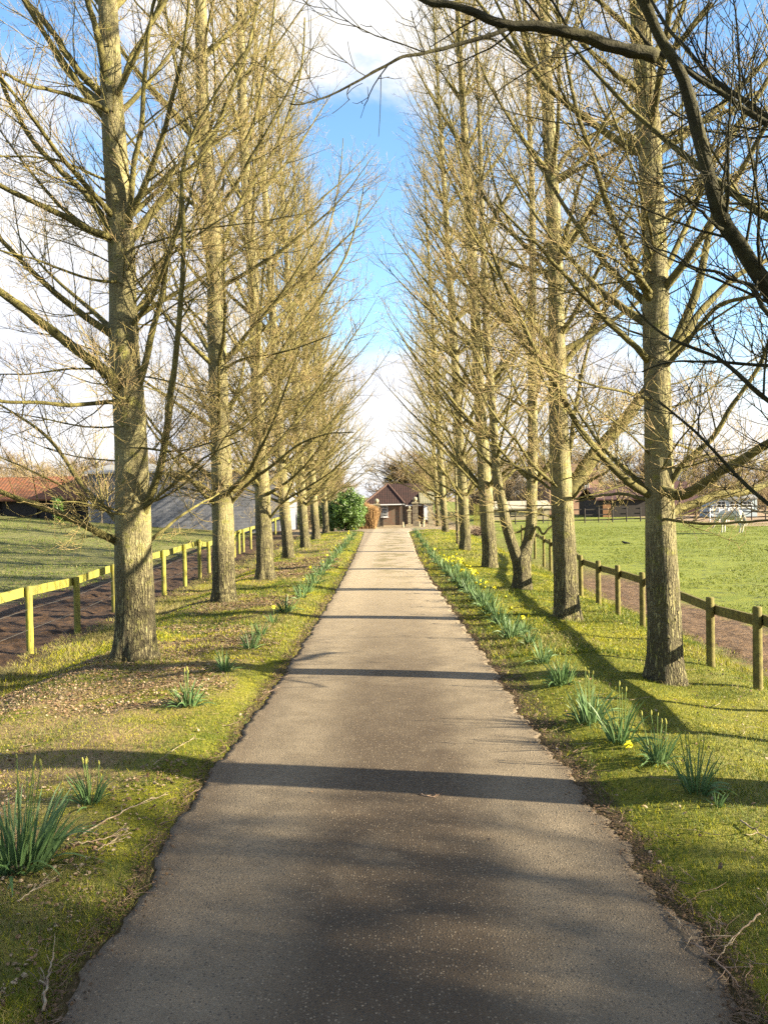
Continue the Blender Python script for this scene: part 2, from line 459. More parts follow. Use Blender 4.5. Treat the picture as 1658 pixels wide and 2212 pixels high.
# ------------------------------------------------------------------ ground
def ground_material():
    n = NT('ground_cover')
    x, y, z = n.sep()
    big = n.noise(.55, 4); mid = n.noise(2.1, 4, .6); fine = n.noise(22, 4, .65); vf = n.noise(90, 3, .6)
    wob = n.math('MULTIPLY', n.math('SUBTRACT', n.noise(1.3, 5, .65), .5), 1.6)
    xw = n.math('ADD', x, wob)
    ax = n.math('ABSOLUTE', xw)
    grass = n.mix(n.ramp(mid, .35, .65), (.16, .17, .012), (.26, .245, .018))
    grass = n.mix(n.math('MULTIPLY', n.ramp(big, .48, .66), .55), grass, (.26, .235, .075))        # straw
    grass = n.mix(n.math('MULTIPLY', n.ramp(fine, .42, .68), .55), grass, (.06, .075, .014))
    # leaf litter below the left row
    lit = n.math('MULTIPLY', n.ramp(xw, -1.7, -2.5), n.ramp(n.noise(.9, 5, .6), .40, .54))
    brown = n.mix(n.ramp(n.vor(26, out='Distance'), .1, .5), (.15, .085, .045), (.32, .21, .12))
    grass = n.mix(n.math('MULTIPLY', lit, .8), grass, brown)
    # earth along the road edge
    edge = n.ramp(n.math('ADD', n.math('ABSOLUTE', x), n.math('MULTIPLY', n.math('SUBTRACT', n.noise(9, 4), .5), .25)), 1.60, 1.50)
    grass = n.mix(n.math('MULTIPLY', edge, .85), grass, (.062, .036, .022))
    # fields
    fieldR = n.mix(n.ramp(mid, .3, .7), (.15, .185, .014), (.21, .23, .02))
    fieldR = n.mix(n.math('MULTIPLY', n.ramp(n.noise(5, 4, .7, n.scale(1, .55, 1)), .53, .64), .7), fieldR, (.05, .065, .016))
    fieldL = n.mix(n.ramp(mid, .3, .7), (.13, .135, .032), (.19, .18, .055))
    fieldL = n.mix(n.math('MULTIPLY', n.ramp(n.noise(3, 4, .7, n.scale(1, .55, 1)), .50, .64), .75), fieldL, (.07, .065, .022))
    c = n.mix(n.ramp(xw, 4.7, 5.1), grass, fieldR)
    c = n.mix(n.ramp(xw, -5.4, -5.9), c, fieldL)
    # trodden earth by the fences
    clod = n.noise(7, 5, .72)
    mudL = n.mix(n.ramp(clod, .4, .62), (.030, .014, .006), (.10, .052, .022))
    mudR = n.mix(n.ramp(clod, .38, .64), (.085, .048, .024), (.22, .135, .072))
    ml = n.math('MULTIPLY', n.ramp(xw, -5.7, -6.1), n.ramp(n.math('ADD', xw, n.math('MULTIPLY', n.math('SUBTRACT', big, .5), 3)), -10.4, -9.2))
    mr = n.math('MULTIPLY', n.ramp(xw, 4.75, 5.3), n.ramp(xw, 7.1, 6.4))
    c = n.mix(ml, c, mudL); c = n.mix(n.math('MULTIPLY', mr, n.ramp(y, 34, 22)), c, mudR)
    c = n.mix(n.math('MULTIPLY', n.math('MULTIPLY', mr, .3), n.ramp(big, .4, .55)), c, mudR)
    # gravel court before the house
    ct = n.math('MULTIPLY', n.ramp(n.math('ADD', y, n.math('MULTIPLY', wob, 1.5)), 53.5, 55), n.math('MULTIPLY', n.ramp(x, -8, -6.5), n.ramp(x, 7.5, 6)))
    c = n.mix(ct, c, n.mix(n.ramp(fine, .4, .6), (.34, .26, .15), (.24, .17, .09)))
    # bare strip in the far right of the field
    bs = n.math('MULTIPLY', n.ramp(n.math('ADD', y, wob), 57, 59), n.ramp(x, 24, 26))
    c = n.mix(bs, c, (.33, .23, .14))
    n.col(c)
    h = n.math('ADD', n.math('MULTIPLY', fine, .6), n.math('MULTIPLY', vf, .4))
    h = n.math('ADD', h, n.math('MULTIPLY', n.math('MULTIPLY', clod, n.math('MAXIMUM', ml, mr)), 2.5))
    n.bump(h, .9, .04)
    return n.m

def axis(lo, hi, d0, g):
    a = [0.0]
    while a[-1] < hi: a.append(a[-1] + max(d0, abs(a[-1]) * g))
    b = [0.0]
    while b[-1] > lo: b.append(b[-1] - max(d0, abs(b[-1]) * g))
    return np.array(b[:0:-1] + a)
gx = axis(-600, 600, .10, .028); gy = axis(-60, 1100, .16, .022)
X, Y = np.meshgrid(gx, gy)
Zg = gz(X, Y)
rgz = np.random.default_rng(3)
clodm = sst(X, -9.6, -9) * (1 - sst(X, -6.2, -5.9)) * sst(Y, 5, 6) * (1 - sst(Y, 40, 50)) + .6 * sst(X, 5, 5.4) * (1 - sst(X, 6.8, 7.5)) * (1 - sst(Y, 30, 40))
Zg = Zg + clodm * rgz.normal(0, .03, X.shape)
under = (np.abs(X) < 1.6) & (Y < 56)
Zg = Zg - np.where(np.abs(X) < 1.25, .03, 0)
ga = Acc()
idx = np.arange(X.size).reshape(X.shape)
ga.add(np.stack([X, Y, Zg], -1), np.stack([idx[:-1, :-1], idx[:-1, 1:], idx[1:, 1:], idx[1:, :-1]], -1).reshape(-1, 4))
GROUND = tag(ga.build('ground', ground_material()), kind='structure')

# road: its own sheet with crumbling edges
EKL = np.array([G(x_, y_, 0) for x_, y_ in [(110, 2240), (128, 2207), (194, 2091), (317, 1913), (387, 1766), (472, 1650), (600, 1478), (678, 1355), (733, 1263), (763, 1206), (781, 1163), (787, 1147)]])
EKR = np.array([G(x_, y_, 0) for x_, y_ in [(1650, 2240), (1610, 2207), (1560, 2110), (1482, 1994), (1413, 1928), (1355, 1835), (1258, 1711), (1200, 1634), (1153, 1584), (1103, 1510), (1056, 1433), (975, 1319), (930, 1254), (903, 1208), (893, 1180), (882, 1150)]])
def road_edges(y):
    l = np.interp(y, EKL[:, 1], EKL[:, 0]) + .02 * np.sin(y * 4.3 + 1) + .012 * np.sin(y * 11) + .010 * np.sin(y * 27 + 2) + .006 * np.sin(y * 61)
    r = np.interp(y, EKR[:, 1], EKR[:, 0]) + .025 * np.sin(y * 5.1) + .020 * np.sin(y * 12.7) + .018 * np.sin(y * 31) + .008 * np.sin(y * 71)
    l = l - 2.6 * sst(y, 51, 55); r = r + 3.0 * sst(y, 52, 56)
    return l, r
ys = np.concatenate([np.arange(-12, 20, .045), np.arange(20, 60, .2)])
l, r = road_edges(ys)
ts = np.concatenate([[0, .004, .02], np.linspace(.06, .94, 18), [.98, .996, 1]])
RX = l[:, None] * (1 - ts) + r[:, None] * ts
RY = np.repeat(ys[:, None], len(ts), 1)
RZ = gz(RX, RY) + .012 + .010 * (1 - (2 * ts - 1) ** 2)
RZ[:, 0] = gz(RX[:, 0], ys) - .02; RZ[:, -1] = gz(RX[:, -1], ys) - .02
ra = Acc(); idx = np.arange(RX.size).reshape(RX.shape)
ra.add(np.stack([RX, RY, RZ], -1), np.stack([idx[:-1, :-1], idx[:-1, 1:], idx[1:, 1:], idx[1:, :-1]], -1).reshape(-1, 4))
def road_material():
    n = NT('worn_asphalt')
    x, y, z = n.sep()
    v = n.vor(66, n.scale(1, .8, 1)); vc = n.vor(66, n.scale(1, .8, 1), out='Color')
    v2 = n.vor(190)
    big = n.noise(.8, 5, .6); pat = n.noise(3.2, 4, .6)
    sepc = n.t.nodes.new('ShaderNodeSeparateColor'); n.L(vc, sepc.inputs[0])
    stone = n.math('MULTIPLY', n.ramp(v, .42, .30), n.ramp(sepc.outputs[0], .45, .98))
    dark = n.math('MULTIPLY', n.ramp(v, .42, .30), n.ramp(sepc.outputs[1], .70, .80))
    cx = n.math('ADD', x, n.math('MULTIPLY', n.math('SUBTRACT', big, .5), .5))
    mid = n.math('MULTIPLY', n.ramp(n.math('ABSOLUTE', cx), .84, .30), n.ramp(n.noise(1.7, 4, .6), .25, .5, .55, 1.0))                       # mossy brown middle
    base = n.mix(n.ramp(pat, .35, .65), (.215, .168, .113), (.285, .226, .155))
    base = n.mix(n.math('MULTIPLY', mid, .86), base, (.066, .042, .024))
    base = n.mix(n.math('MULTIPLY', n.ramp(n.math('ADD', y, n.math('MULTIPLY', big, 6)), 9, 26), .75), base, (.70, .56, .38))       # brighter light towards the house painted in as a paler tone
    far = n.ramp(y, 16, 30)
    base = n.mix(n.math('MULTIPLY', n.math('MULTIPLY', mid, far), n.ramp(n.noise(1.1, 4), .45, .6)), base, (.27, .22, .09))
    edge = n.ramp(n.math('ADD', n.math('ABSOLUTE', x), n.math('MULTIPLY', n.math('SUBTRACT', pat, .5), .35)), 1.16, 1.38)
    base = n.mix(n.math('MULTIPLY', edge, .55), base, (.12, .082, .05))
    base = n.mix(n.math('MULTIPLY', n.ramp(v2, .25, .6), .45), base, (.07, .056, .042))
    base = n.mix(n.math('MULTIPLY', stone, .75), base, (.33, .26, .18))
    base = n.mix(n.math('MULTIPLY', dark, .7), base, (.05, .045, .04))
    n.col(base)
    n.put(n.b.inputs['Roughness'], n.ramp(pat, .3, .7, .62, .8))
    h = n.math('ADD', n.math('MULTIPLY', n.ramp(v, .5, .1), .6), n.math('MULTIPLY', n.noise(160, 3), .6))
    n.bump(h, .7, .006)
    return n.m
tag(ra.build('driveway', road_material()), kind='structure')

# ------------------------------------------------------------------ grass, litter
def blades(name, pts, ln, wd, mats, seed, lean=.55, mi=None):
    rg = np.random.default_rng(seed); N = len(pts)
    az = rg.uniform(0, 6.283, N); wv = np.stack([np.cos(az), np.sin(az), np.zeros(N)], 1)
    dv = np.stack([rg.normal(0, lean, N), rg.normal(0, lean, N), np.ones(N)], 1); dv = nrm(dv)
    mid = pts + dv * ln[:, None] * .55
    tip = mid + nrm(dv + np.stack([rg.normal(0, .5, N), rg.normal(0, .5, N), np.full(N, -.25)], 1)) * ln[:, None] * .5
    v = np.stack([pts - wv * wd[:, None], pts + wv * wd[:, None], mid + wv * wd[:, None] * .7, mid - wv * wd[:, None] * .7, tip], 1)
    i = np.arange(N)[:, None] * 5
    a = Acc()
    mi = np.zeros(N, int) if mi is None else mi
    a.v.append(v.reshape(-1, 3).astype(np.float32)); a.n = N * 5
    for m in range(len(mats)):
        k = i[mi == m]
        if len(k):
            a.f.append((k + np.array([[0, 1, 2, 3]]), m, True)); a.f.append((k + np.array([[3, 2, 4]]), m, True))
    return a.build(name, mats)

def vnoise(x, y, s, seed):
    """cheap smooth noise 0..1 for patchiness"""
    r_ = np.random.default_rng(seed); g_ = r_.random((64, 64))
    u, v = x * s % 63, y * s % 63
    i, j = u.astype(int), v.astype(int); fu, fv = u - i, v - j
    fu = fu * fu * (3 - 2 * fu); fv = fv * fv * (3 - 2 * fv)
    return (g_[i, j] * (1 - fu) + g_[i + 1, j] * fu) * (1 - fv) + (g_[i, j + 1] * (1 - fu) + g_[i + 1, j + 1] * fu) * fv

def grass_mat(name, a, b, tr=.25):
    n = NT(name)
    c = n.mix(n.ramp(n.noise(1.7, 4, .6), .35, .65), a, b)
    n.col(n.mix(n.math('MULTIPLY', n.ramp(n.noise(60, 2), .4, .7), .5), c, tuple(k * .55 for k in a)))
    n.b.inputs['Roughness'].default_value = .6
    t = n.t.nodes.new('ShaderNodeBsdfTranslucent'); n.L(n.last, t.inputs[0])
    m = n.t.nodes.new('ShaderNodeMixShader'); m.inputs[0].default_value = tr
    n.L(n.b.outputs[0], m.inputs[1]); n.L(t.outputs[0], m.inputs[2]); n.L(m.outputs[0], n.out.inputs[0])
    return n.m
GR1 = grass_mat('moss_and_short_grass', (.34, .35, .010), (.52, .46, .018))
GR2 = grass_mat('green_grass', (.085, .14, .012), (.14, .19, .018))
GR3 = grass_mat('straw_grass', (.34, .29, .11), (.26, .22, .08))
GR4 = grass_mat('pasture_grass', (.15, .19, .014), (.21, .235, .02))

def scatter(n, x0, x1, y0, y1, seed, pw=1.0):
    rg = np.random.default_rng(seed)
    x = rg.uniform(x0, x1, n); y = y0 + (y1 - y0) * rg.random(n) ** pw
    return x, y, rg
LITTER = lambda x, y: vnoise(x + 40, y + 3, .75, 5) * .6 + vnoise(x + 40, y + 3, 2.1, 6) * .4
def verge(name, n, y0, y1, seed, l0, l1, wd, pw):
    xs, ys_, rg = scatter(n, -6.2, 5.3, y0, y1, seed, pw)
    el, er = road_edges(ys_)
    rag = np.where(xs < 0, -.02, .04) + .07 * vnoise(xs + 9, ys_, 3.1, 8)
    keep = ((xs < el - rag) | (xs > er + rag)) & (np.abs(xs) < ys_ * .52 + 1.2)
    lit = (xs < -1.9) & (LITTER(xs, ys_) > .50 + .12 * rg.random(len(xs)))
    keep &= ~(lit & (rg.random(n) < .55))
    keep &= ~((xs < -5.75) & (rg.random(n) < .8)); keep &= ~((xs > 4.9) & (rg.random(n) < .85))
    keep &= rg.random(n) < .45 + .75 * vnoise(xs + 20, ys_, 4.3, 11)
    xs, ys_ = xs[keep], ys_[keep]; m = len(xs)
    zz = gz(xs, ys_) - .004
    tall = vnoise(xs + 3, ys_ + 7, .8, 12)
    ln = rg.uniform(l0, l1, m) * (.7 + .7 * tall) * (1 + .8 * ((xs < -5.0) | (np.abs(xs - 4.6) < .3)))
    u = rg.random(m)
    straw = .07 + .38 * (vnoise(xs + 30, ys_ + 3, .6, 14) > .55) + .45 * (xs < -4.9)
    green = .25 + .5 * (tall > .55)
    mi = np.where(u < straw, 2, np.where(u < straw + green * (1 - straw), 1, 0))
    return tag(blades(name, np.stack([xs, ys_, zz], 1), ln, np.full(m, wd) * rg.uniform(.6, 1.3, m), [GR1, GR2, GR3], seed, mi=mi),
               'short mossy grass on the verges on both sides of the driveway', 'grass', kind='stuff')
verge('grass', 520000, 2.2, 11, 21, .016, .040, .0022, 1.35)
verge('grass', 210000, 2.2, 4.6, 20, .014, .034, .0017, 1.0)
verge('grass', 240000, 11, 26, 22, .03, .06, .0045, 1.25)
verge('grass', 60000, 26, 54, 23, .05, .09, .009, 1.1)
def pasture(n, x0, x1, y0, y1, seed, mats, l0, l1, wd, lab):
    xs, ys_, rg = scatter(n, x0, x1, y0, y1, seed, 1.2)
    keep = (vnoise(xs + 50, ys_, .9, seed) > .32) & (np.abs(xs) < ys_ * .53 + 3)
    xs, ys_ = xs[keep], ys_[keep]; m = len(xs)
    o = blades('pasture_grass', np.stack([xs, ys_, gz(xs, ys_)], 1), rg.uniform(l0, l1, m), rg.uniform(.6, 1.3, m) * wd, mats, seed, .7, mi=(rg.random(m) < .2).astype(int))
    return tag(o, lab, 'grass', kind='stuff')
pasture(130000, 6.9, 36, 12, 62, 31, [GR4, GR2], .04, .09, .010, 'grazed green pasture grass of the right field')
pasture(70000, -32, -9.3, 18, 60, 32, [GR2, GR3], .04, .10, .012, 'rough olive pasture grass of the left field')

def leaf_mat():
    n = NT('dead_leaf')
    n.col(n.mix(n.ramp(n.noise(9, 3), .4, .6), n.mix(n.ramp(n.noise(31, 2), .4, .6), (.12, .065, .032), (.24, .145, .08)), n.mix(n.ramp(n.noise(47, 2), .45, .55), (.44, .34, .22), (.08, .045, .025))))
    n.b.inputs['Roughness'].default_value = .7
    return n.m
LEAF = leaf_mat()
def leaves(name, xs, ys_, size, seed, lab, dz=.012, mat=None):
    rg = np.random.default_rng(seed); N = len(xs)
    c = np.stack([xs, ys_, gz(xs, ys_) + dz], 1)
    az = rg.uniform(0, 6.28, N)
    u = nrm(np.stack([np.cos(az), np.sin(az), rg.normal(0, .35, N)], 1)); w = nrm(np.cross(rg.normal(0, .4, (N, 3)) + UP, u))
    nn = np.cross(u, w); s = (size * rg.uniform(.5, 1.3, N))[:, None]; cu = rg.uniform(.1, .5, (N, 1)) * s
    q = .35 * s
    v = np.stack([c - u * s, c - u * q - w * s * .55 + nn * cu, c + u * q - w * s * .6 + nn * cu, c + u * s + nn * cu * .4, c + u * q + w * s * .55 + nn * cu, c - u * q + w * s * .6 + nn * cu * .6], 1)
    i = np.arange(N)[:, None] * 6
    a = Acc(); a.v.append(v.reshape(-1, 3).astype(np.float32)); a.n = 6 * N
    a.f.append((i + np.array([[0, 1, 5]]), 0, False)); a.f.append((i + np.array([[1, 2, 4, 5]]), 0, False)); a.f.append((i + np.array([[2, 3, 4]]), 0, False))
    return tag(a.build(name, mat or LEAF), lab, 'leaves', kind='stuff')
xs, ys_, rg = scatter(90000, -6.0, -1.7, 3, 30, 41, 1.3)
k = (LITTER(xs, ys_) - .12 * sst(-xs, 2.6, 1.7) > .45 + .20 * rg.random(len(xs))) & (np.abs(xs) < ys_ * .52 + 1)
leaves('fallen_leaves', xs[k], ys_[k], .0125 + .0005 * ys_[k], 42, 'brown dead leaves lying in drifts under the left row of trees')
xs, ys_, rg = scatter(5200, -6, 4.9, 2.5, 24, 43, 1.3)
el, er = road_edges(ys_); k = (xs < el - .02) | (xs > er + .02)
leaves('fallen_leaves', xs[k], ys_[k], .015, 44, 'pale dead leaves scattered singly over the mossy verges', .02)
rg = np.random.default_rng(45); NE = 15000; ys_ = 2.4 + 42 * rg.random(NE) ** 1.9
el, er = road_edges(ys_); sd = rg.random(NE) < .42
xs = np.where(sd, el - .035 + np.abs(rg.normal(0, .06, NE)) * rg.choice([-1, 1], NE, p=[.75, .25]), er + .035 + rg.normal(0, .05, NE))
leaves('edge_litter', xs, ys_, .009, 46, 'dark leaf crumbs gathered along both crumbling edges of the driveway', .018, simple('dark_leaf_crumb', (.07, .04, .022), (.16, .10, .055), 40, bump=0))
xs, ys_, rg = scatter(170, -1.0, 1.1, 5, 40, 47, 1.0)
leaves('fallen_leaves', xs * .7, ys_, .010, 48, 'tiny pale leaf scraps lying on the brown middle of the driveway', .028)

STICK = simple('dead_twig', (.42, .34, .23), (.22, .15, .10), 20)
STICKD = simple('wet_dead_twig', (.17, .11, .075), (.30, .21, .15), 12)
def sticks(name, xs, ys_, L, r, seed, lab, az=None, mat=None, dz=.012):
    rg = np.random.default_rng(seed); N = len(xs)
    az = rg.uniform(0, 6.28, N) if az is None else az + rg.normal(0, .5, N)
    K = 6; pts = [np.stack([xs, ys_], 1)]
    for i in range(K - 1):
        az = az + rg.normal(0, .28, N)
        pts.append(pts[-1] + np.stack([np.cos(az), np.sin(az)], 1) * (L / (K - 1))[:, None])
    q = np.stack(pts, 1); z = gz(q[..., 0], q[..., 1]) + dz + np.abs(rg.normal(0, .006, q.shape[:2])).cumsum(1) * .5
    q = np.concatenate([q, z[..., None]], -1)
    a = Acc(); RR = taper(N, K, r, r * .4); tubes(a, q, RR, 5, 0, cap=False)
    p, d, rr_, t, pi = side(q, RR, (rg.random(N) * 3.2).astype(int), rg, .2, .9, (25, 55))
    d[:, 2] = np.abs(d[:, 2]) * .15
    if len(p): tubes(a, grow(p, d, L[pi] * .35, 4, -.1, .18, rg), taper(len(p), 5, rr_ * .8, rr_ * .4), 4, 0)
    return tag(a.build(name, mat or STICK), lab, 'twigs', kind='stuff')
rg = np.random.default_rng(51)
N = 420; ys_ = 2.5 + 20 * rg.random(N) ** 1.4; xs = np.where(rg.random(N) < .55, rg.uniform(-5.5, -1.5, N), rg.uniform(1.6, 4.8, N))
sticks('fallen_twigs', xs, ys_, rg.uniform(.08, .32, N), rg.uniform(.0014, .003, N), 52, 'thin dry twigs scattered over the grass of both verges')
N = 620; ys_ = 2.5 + 16 * rg.random(N) ** 1.35; el, er = road_edges(ys_); sd = rg.random(N) < .33
xs = np.where(sd, el - .05 - np.abs(rg.normal(0, .05, N)), er + .03 + np.abs(rg.normal(0, .10, N)))
sticks('edge_twigs', xs, ys_, rg.uniform(.05, .24, N), rg.uniform(.0012, .003, N), 53, 'dark twigs tangled along the crumbling edges of the driveway', az=np.where(sd, 1.4, 1.75), mat=STICKD)
# the larger fallen sticks one can single out
def stick(pts, r, label, mat=STICK):
    q = np.array([G(x, y) for x, y in pts]); q[:, 2] += r + .022
    s = spline(q, 16); rg_ = np.random.default_rng(int(pts[0][0]))
    s = s + rg_.normal(0, .004, s.shape)
    a = Acc(); rr_ = np.linspace(r, r * .4, 16); tubes(a, s, rr_, 7, 0, cap=True)
    p, d, r2, t, pi = side(s[None], rr_[None], 5, rg_, .3, .95, (25, 50)); d[:, 2] = abs(d[:, 2]) * .1
    tubes(a, grow(p, d, rg_.uniform(.05, .16, len(p)), 4, -.05, .12, rg_), taper(len(p), 5, r2 * .7, r2 * .4), 5, 0)
    p0 = s[0].copy()
    for k_ in range(len(a.v)): a.v[k_] = a.v[k_] - p0.astype(np.float32)
    tag(a.build('fallen_stick', mat, loc=p0), label, 'stick', 'sticks fallen on the verges')
stick([(180, 1808), (240, 1775), (310, 1742), (362, 1722)], .006, 'long pale stick lying right of the big daffodil clump on the left verge')
stick([(150, 1832), (200, 1825), (250, 1815), (282, 1808)], .005, 'shorter pale stick just below the long one on the left verge')
stick([(205, 1848), (240, 1828), (262, 1812)], .004, 'short forked stick crossing the lower pale stick on the left verge')
stick([(95, 2200), (108, 2110), (120, 2070)], .007, 'grey bent stick at the bottom left edge of the driveway')
stick([(1480, 2040), (1530, 2075), (1570, 2110), (1600, 2150)], .006, 'crooked dark stick lying across the bottom right road edge', STICKD)
stick([(1440, 1800 + 180), (1470, 2010), (1495, 2040)], .005, 'pale curled stick on the right road edge above the crooked one')
stick([(1640, 1985), (1600, 2020), (1565, 2060), (1545, 2090)], .005, 'thin branching stick in the grass at the lower right')
stick([(1600, 1780), (1640, 1810), (1680, 1832)], .006, 'dark stick in the shaded grass of the right verge')
stick([(40, 1835 + 120), (85, 1925), (115, 1905)], .004, 'thin straw coloured stick below the big daffodil clump')
stick([(905, 1702 + 20), (930, 1728), (955, 1722)], .005, 'small forked stick lying on the driveway', STICKD)
stick([(330, 1660), (370, 1630), (420, 1600)], .004, 'slender pale stick between the second and third left daffodils')

# ------------------------------------------------------------------ avenue trees
def straight(bx, by, w0, top=(None, 0), wt=None, lean=.042):
    """px path of a regular far tree"""
    ys_p = [by, by - 60, by - 250, 600, 300, 0]
    ys_p = [by] + [q for q in (by - 60, by - 250, 650, 330, 0) if q < by - 20]
    xs_p = [bx - lean * (by - q) for q in ys_p]
    ws = [w0 * (1 - .72 * (by - q) / by) if q != by else w0 * 1.05 for q in ys_p]
    return list(zip(xs_p, ys_p)), ws

# left row
L1p = [(292, 1422), (291, 1296), (288, 1165), (284, 969), (277, 850), (268, 719), (262, 520), (249, 327), (241, 196), (237, 98), (233, 0)]
L1w = [86, 80, 75, 68, 66, 60, 57, 52, 47, 43, 40]
pp, rr, YL = px_tree(L1p, L1w)
tree('avenue_tree', pp, rr, 101, 'big bare tree nearest on the left of the driveway, with thick pale limbs', ROWL,
     zlo=4.6, reach=1.0, dens=.75, n_w=(4, 6), shoots=34, limbs=[
    (([(280, 872), (246, 827), (200, 786), (120, 728), (40, 668), (-30, 620)], YL), dict(dY=-1.0, r0=.085, r1=.045)),
    (([(296, 848), (314, 790), (340, 689), (358, 624), (370, 542), (392, 470), (399, 376), (419, 278)], YL), dict(dY=-.8, r0=.055, r1=.012)),
    (([(300, 1140), (326, 1070), (346, 1015), (360, 935), (370, 837), (385, 706), (392, 555), (393, 360), (430, 250), (484, 160), (540, 85)], YL), dict(dY=-1.6, r0=.058, r1=.010, n=24)),
    (([(262, 1176), (235, 1158), (203, 1142), (131, 1106), (65, 1080), (0, 1054), (-60, 1030)], YL), dict(dY=-.9, r0=.058, r1=.028)),
    (([(262, 1134), (240, 1108), (213, 1080), (177, 1044), (115, 953), (33, 894), (-30, 860)], YL), dict(dY=.9, r0=.042, r1=.012)),
    (([(260, 866), (237, 867), (141, 873), (60, 869), (-30, 866)], YL), dict(dY=-1.6, r0=.034, r1=.018)),
    (([(250, 512), (226, 504), (157, 468), (82, 435), (0, 393), (-50, 365)], YL), dict(dY=-1.2, r0=.05, r1=.026)),
    (([(262, 520), (246, 507), (196, 429), (141, 376), (82, 311), (43, 245), (0, 154), (-20, 100)], YL), dict(dY=-.6, r0=.05, r1=.022)),
    (([(270, 500), (278, 484), (288, 360), (311, 278), (317, 164), (330, 33), (350, -30)], YL), dict(dY=-.7, r0=.045, r1=.02)),
    (([(280, 520), (300, 495), (321, 468), (386, 389), (451, 311), (514, 164), (540, 90), (560, 0)], YL), dict(dY=1.2, r0=.06, r1=.018)),
    (([(230, 205), (203, 186), (164, 141), (124, 79), (59, 0), (30, -40)], YL), dict(dY=-.5, r0=.055, r1=.03)),
    (([(238, 190), (226, 155), (216, 98), (192, 0), (185, -40)], YL), dict(dY=-.5, r0=.055, r1=.035)),
    (([(250, 195), (268, 173), (294, 118), (324, 69), (350, 20), (380, -30)], YL), dict(dY=.5, r0=.05, r1=.025)),
    (([(240, 244), (213, 236), (131, 209), (65, 193), (0, 160)], YL), dict(dY=-1.3, r0=.035, r1=.018)),
    (([(262, 600), (235, 604), (160, 590), (80, 560), (0, 540)], YL), dict(dY=-1.2, r0=.022, r1=.01)),
    (([(300, 1110), (340, 1075), (400, 1020), (440, 985), (520, 950)], YL), dict(dY=-1.5, r0=.022, r1=.008)),
    (([(300, 1190), (370, 1130), (430, 1090), (470, 1070)], YL), dict(dY=1.4, r0=.028, r1=.01)),
    (([(250, 400), (200, 380), (120, 352), (40, 345), (-20, 340)], YL), dict(dY=-1.0, r0=.022, r1=.01)),
])
L2p = [(484, 1300), (483, 1200), (480, 1040), (474, 900), (468, 719), (464, 590), (451, 392), (438, 229), (434, 0)]
pp, rr, Y2 = px_tree(L2p, [50, 48, 44, 40, 38, 36, 32, 28, 24])
tree('avenue_tree', pp, rr, 111, 'bare tree with a straight mottled stem, second nearest in the left row', ROWL, shoots=26, zlo=2.2, reach=1.2, n_w=(4, 6), dens=.8, limbs=[
    (([(470, 1090), (452, 1062), (420, 1040), (375, 1025), (340, 1010)], Y2), dict(dY=-1, r0=.045, r1=.012)),
    (([(495, 1090), (540, 1040), (590, 1000), (640, 960), (700, 935), (760, 930)], Y2), dict(dY=-1.5, r0=.045, r1=.010)),
    (([(474, 905), (520, 850), (580, 800), (640, 720), (700, 640), (745, 560), (775, 470), (790, 400)], Y2), dict(dY=.8, r0=.06, r1=.010, n=20)),
    (([(466, 560), (500, 480), (545, 400), (590, 330), (620, 260), (650, 160), (660, 40)], Y2), dict(dY=.8, r0=.055, r1=.016)),
    (([(455, 430), (490, 350), (530, 300), (560, 200), (580, 60), (590, -20)], Y2), dict(dY=-.5, r0=.05, r1=.018)),
    (([(470, 760), (440, 700), (400, 650), (370, 560), (350, 480)], Y2), dict(dY=.9, r0=.04, r1=.012)),
    (([(445, 330), (410, 250), (375, 130), (350, 0)], Y2), dict(dY=.4, r0=.045, r1=.02)),
    (([(474, 800), (540, 770), (600, 765), (680, 740), (730, 720)], Y2), dict(dY=-1.2, r0=.03, r1=.008)),
])
L3p = [(573, 1252), (570, 1150), (566, 1050), (556, 850), (546, 600), (526, 300), (518, 0)]
pp, rr, Y3 = px_tree(L3p, [37, 34, 31, 27, 24, 20, 16])
tree('avenue_tree', pp, rr, 121, 'bare tree with deeply ridged foot, third nearest in the left row', ROWL, shoots=20, zlo=2.3, reach=1.25, n_w=(5, 7), dens=.65, limbs=[
    (([(574, 1130), (610, 1085), (650, 1060), (700, 1030), (740, 1000), (790, 960)], Y3), dict(dY=-1.5, r0=.04, r1=.008)),
    (([(550, 800), (600, 720), (650, 620), (700, 520), (730, 400), (740, 300)], Y3), dict(dY=1, r0=.05, r1=.010)),
])
Lf = [((622, 1206), 33), ((661, 1183), 25), ((683, 1165), 20), ((703, 1152), 17), ((715, 1147), 13)]
Rf = [((1058, 1226), 36), ((1003, 1188), 27), ((961, 1149), 16), ((947, 1137), 13)]

# shared far variants
def variant(seed, h0=2.1, rad=.22, reach=1.15, dens=.46, tw=.0036, lean=-.042, fork=False):
    z = np.array([0, .5, 2, 5, 9, 13, 17, 21, 24.3])
    rg_ = np.random.default_rng(seed)
    path = np.stack([lean * z + np.cumsum(rg_.normal(0, .02, 9)), np.cumsum(rg_.normal(0, .02, 9)), z], 1); path[0, :2] = 0
    rad_ = np.interp(z, [0, .5, 24.3], [rad, rad * .97, .012])
    a = Acc(); Pt, rr_ = trunk_mesh(a, path, rad_, seed, floor=-.2, S=28, K=110, whorls=(h0, h0 + 1.9, h0 + 3.8))
    c = Acc(); LP, LR = auto_limbs(Pt, rr_, seed + 2, h0, 1.75, 0, reach, (8, 11))
    tubes(c, LP, LR, 5, 0)
    dress(c, LP, LR, np.random.default_rng(seed + 3), dens, tw=tw)
    return a.mesh('trunk', BARK), c.mesh('crown', [LIMB, TWIG])
VAR = [variant(201), variant(211, 1.9), variant(221, 2.3), variant(231, 2.0)]
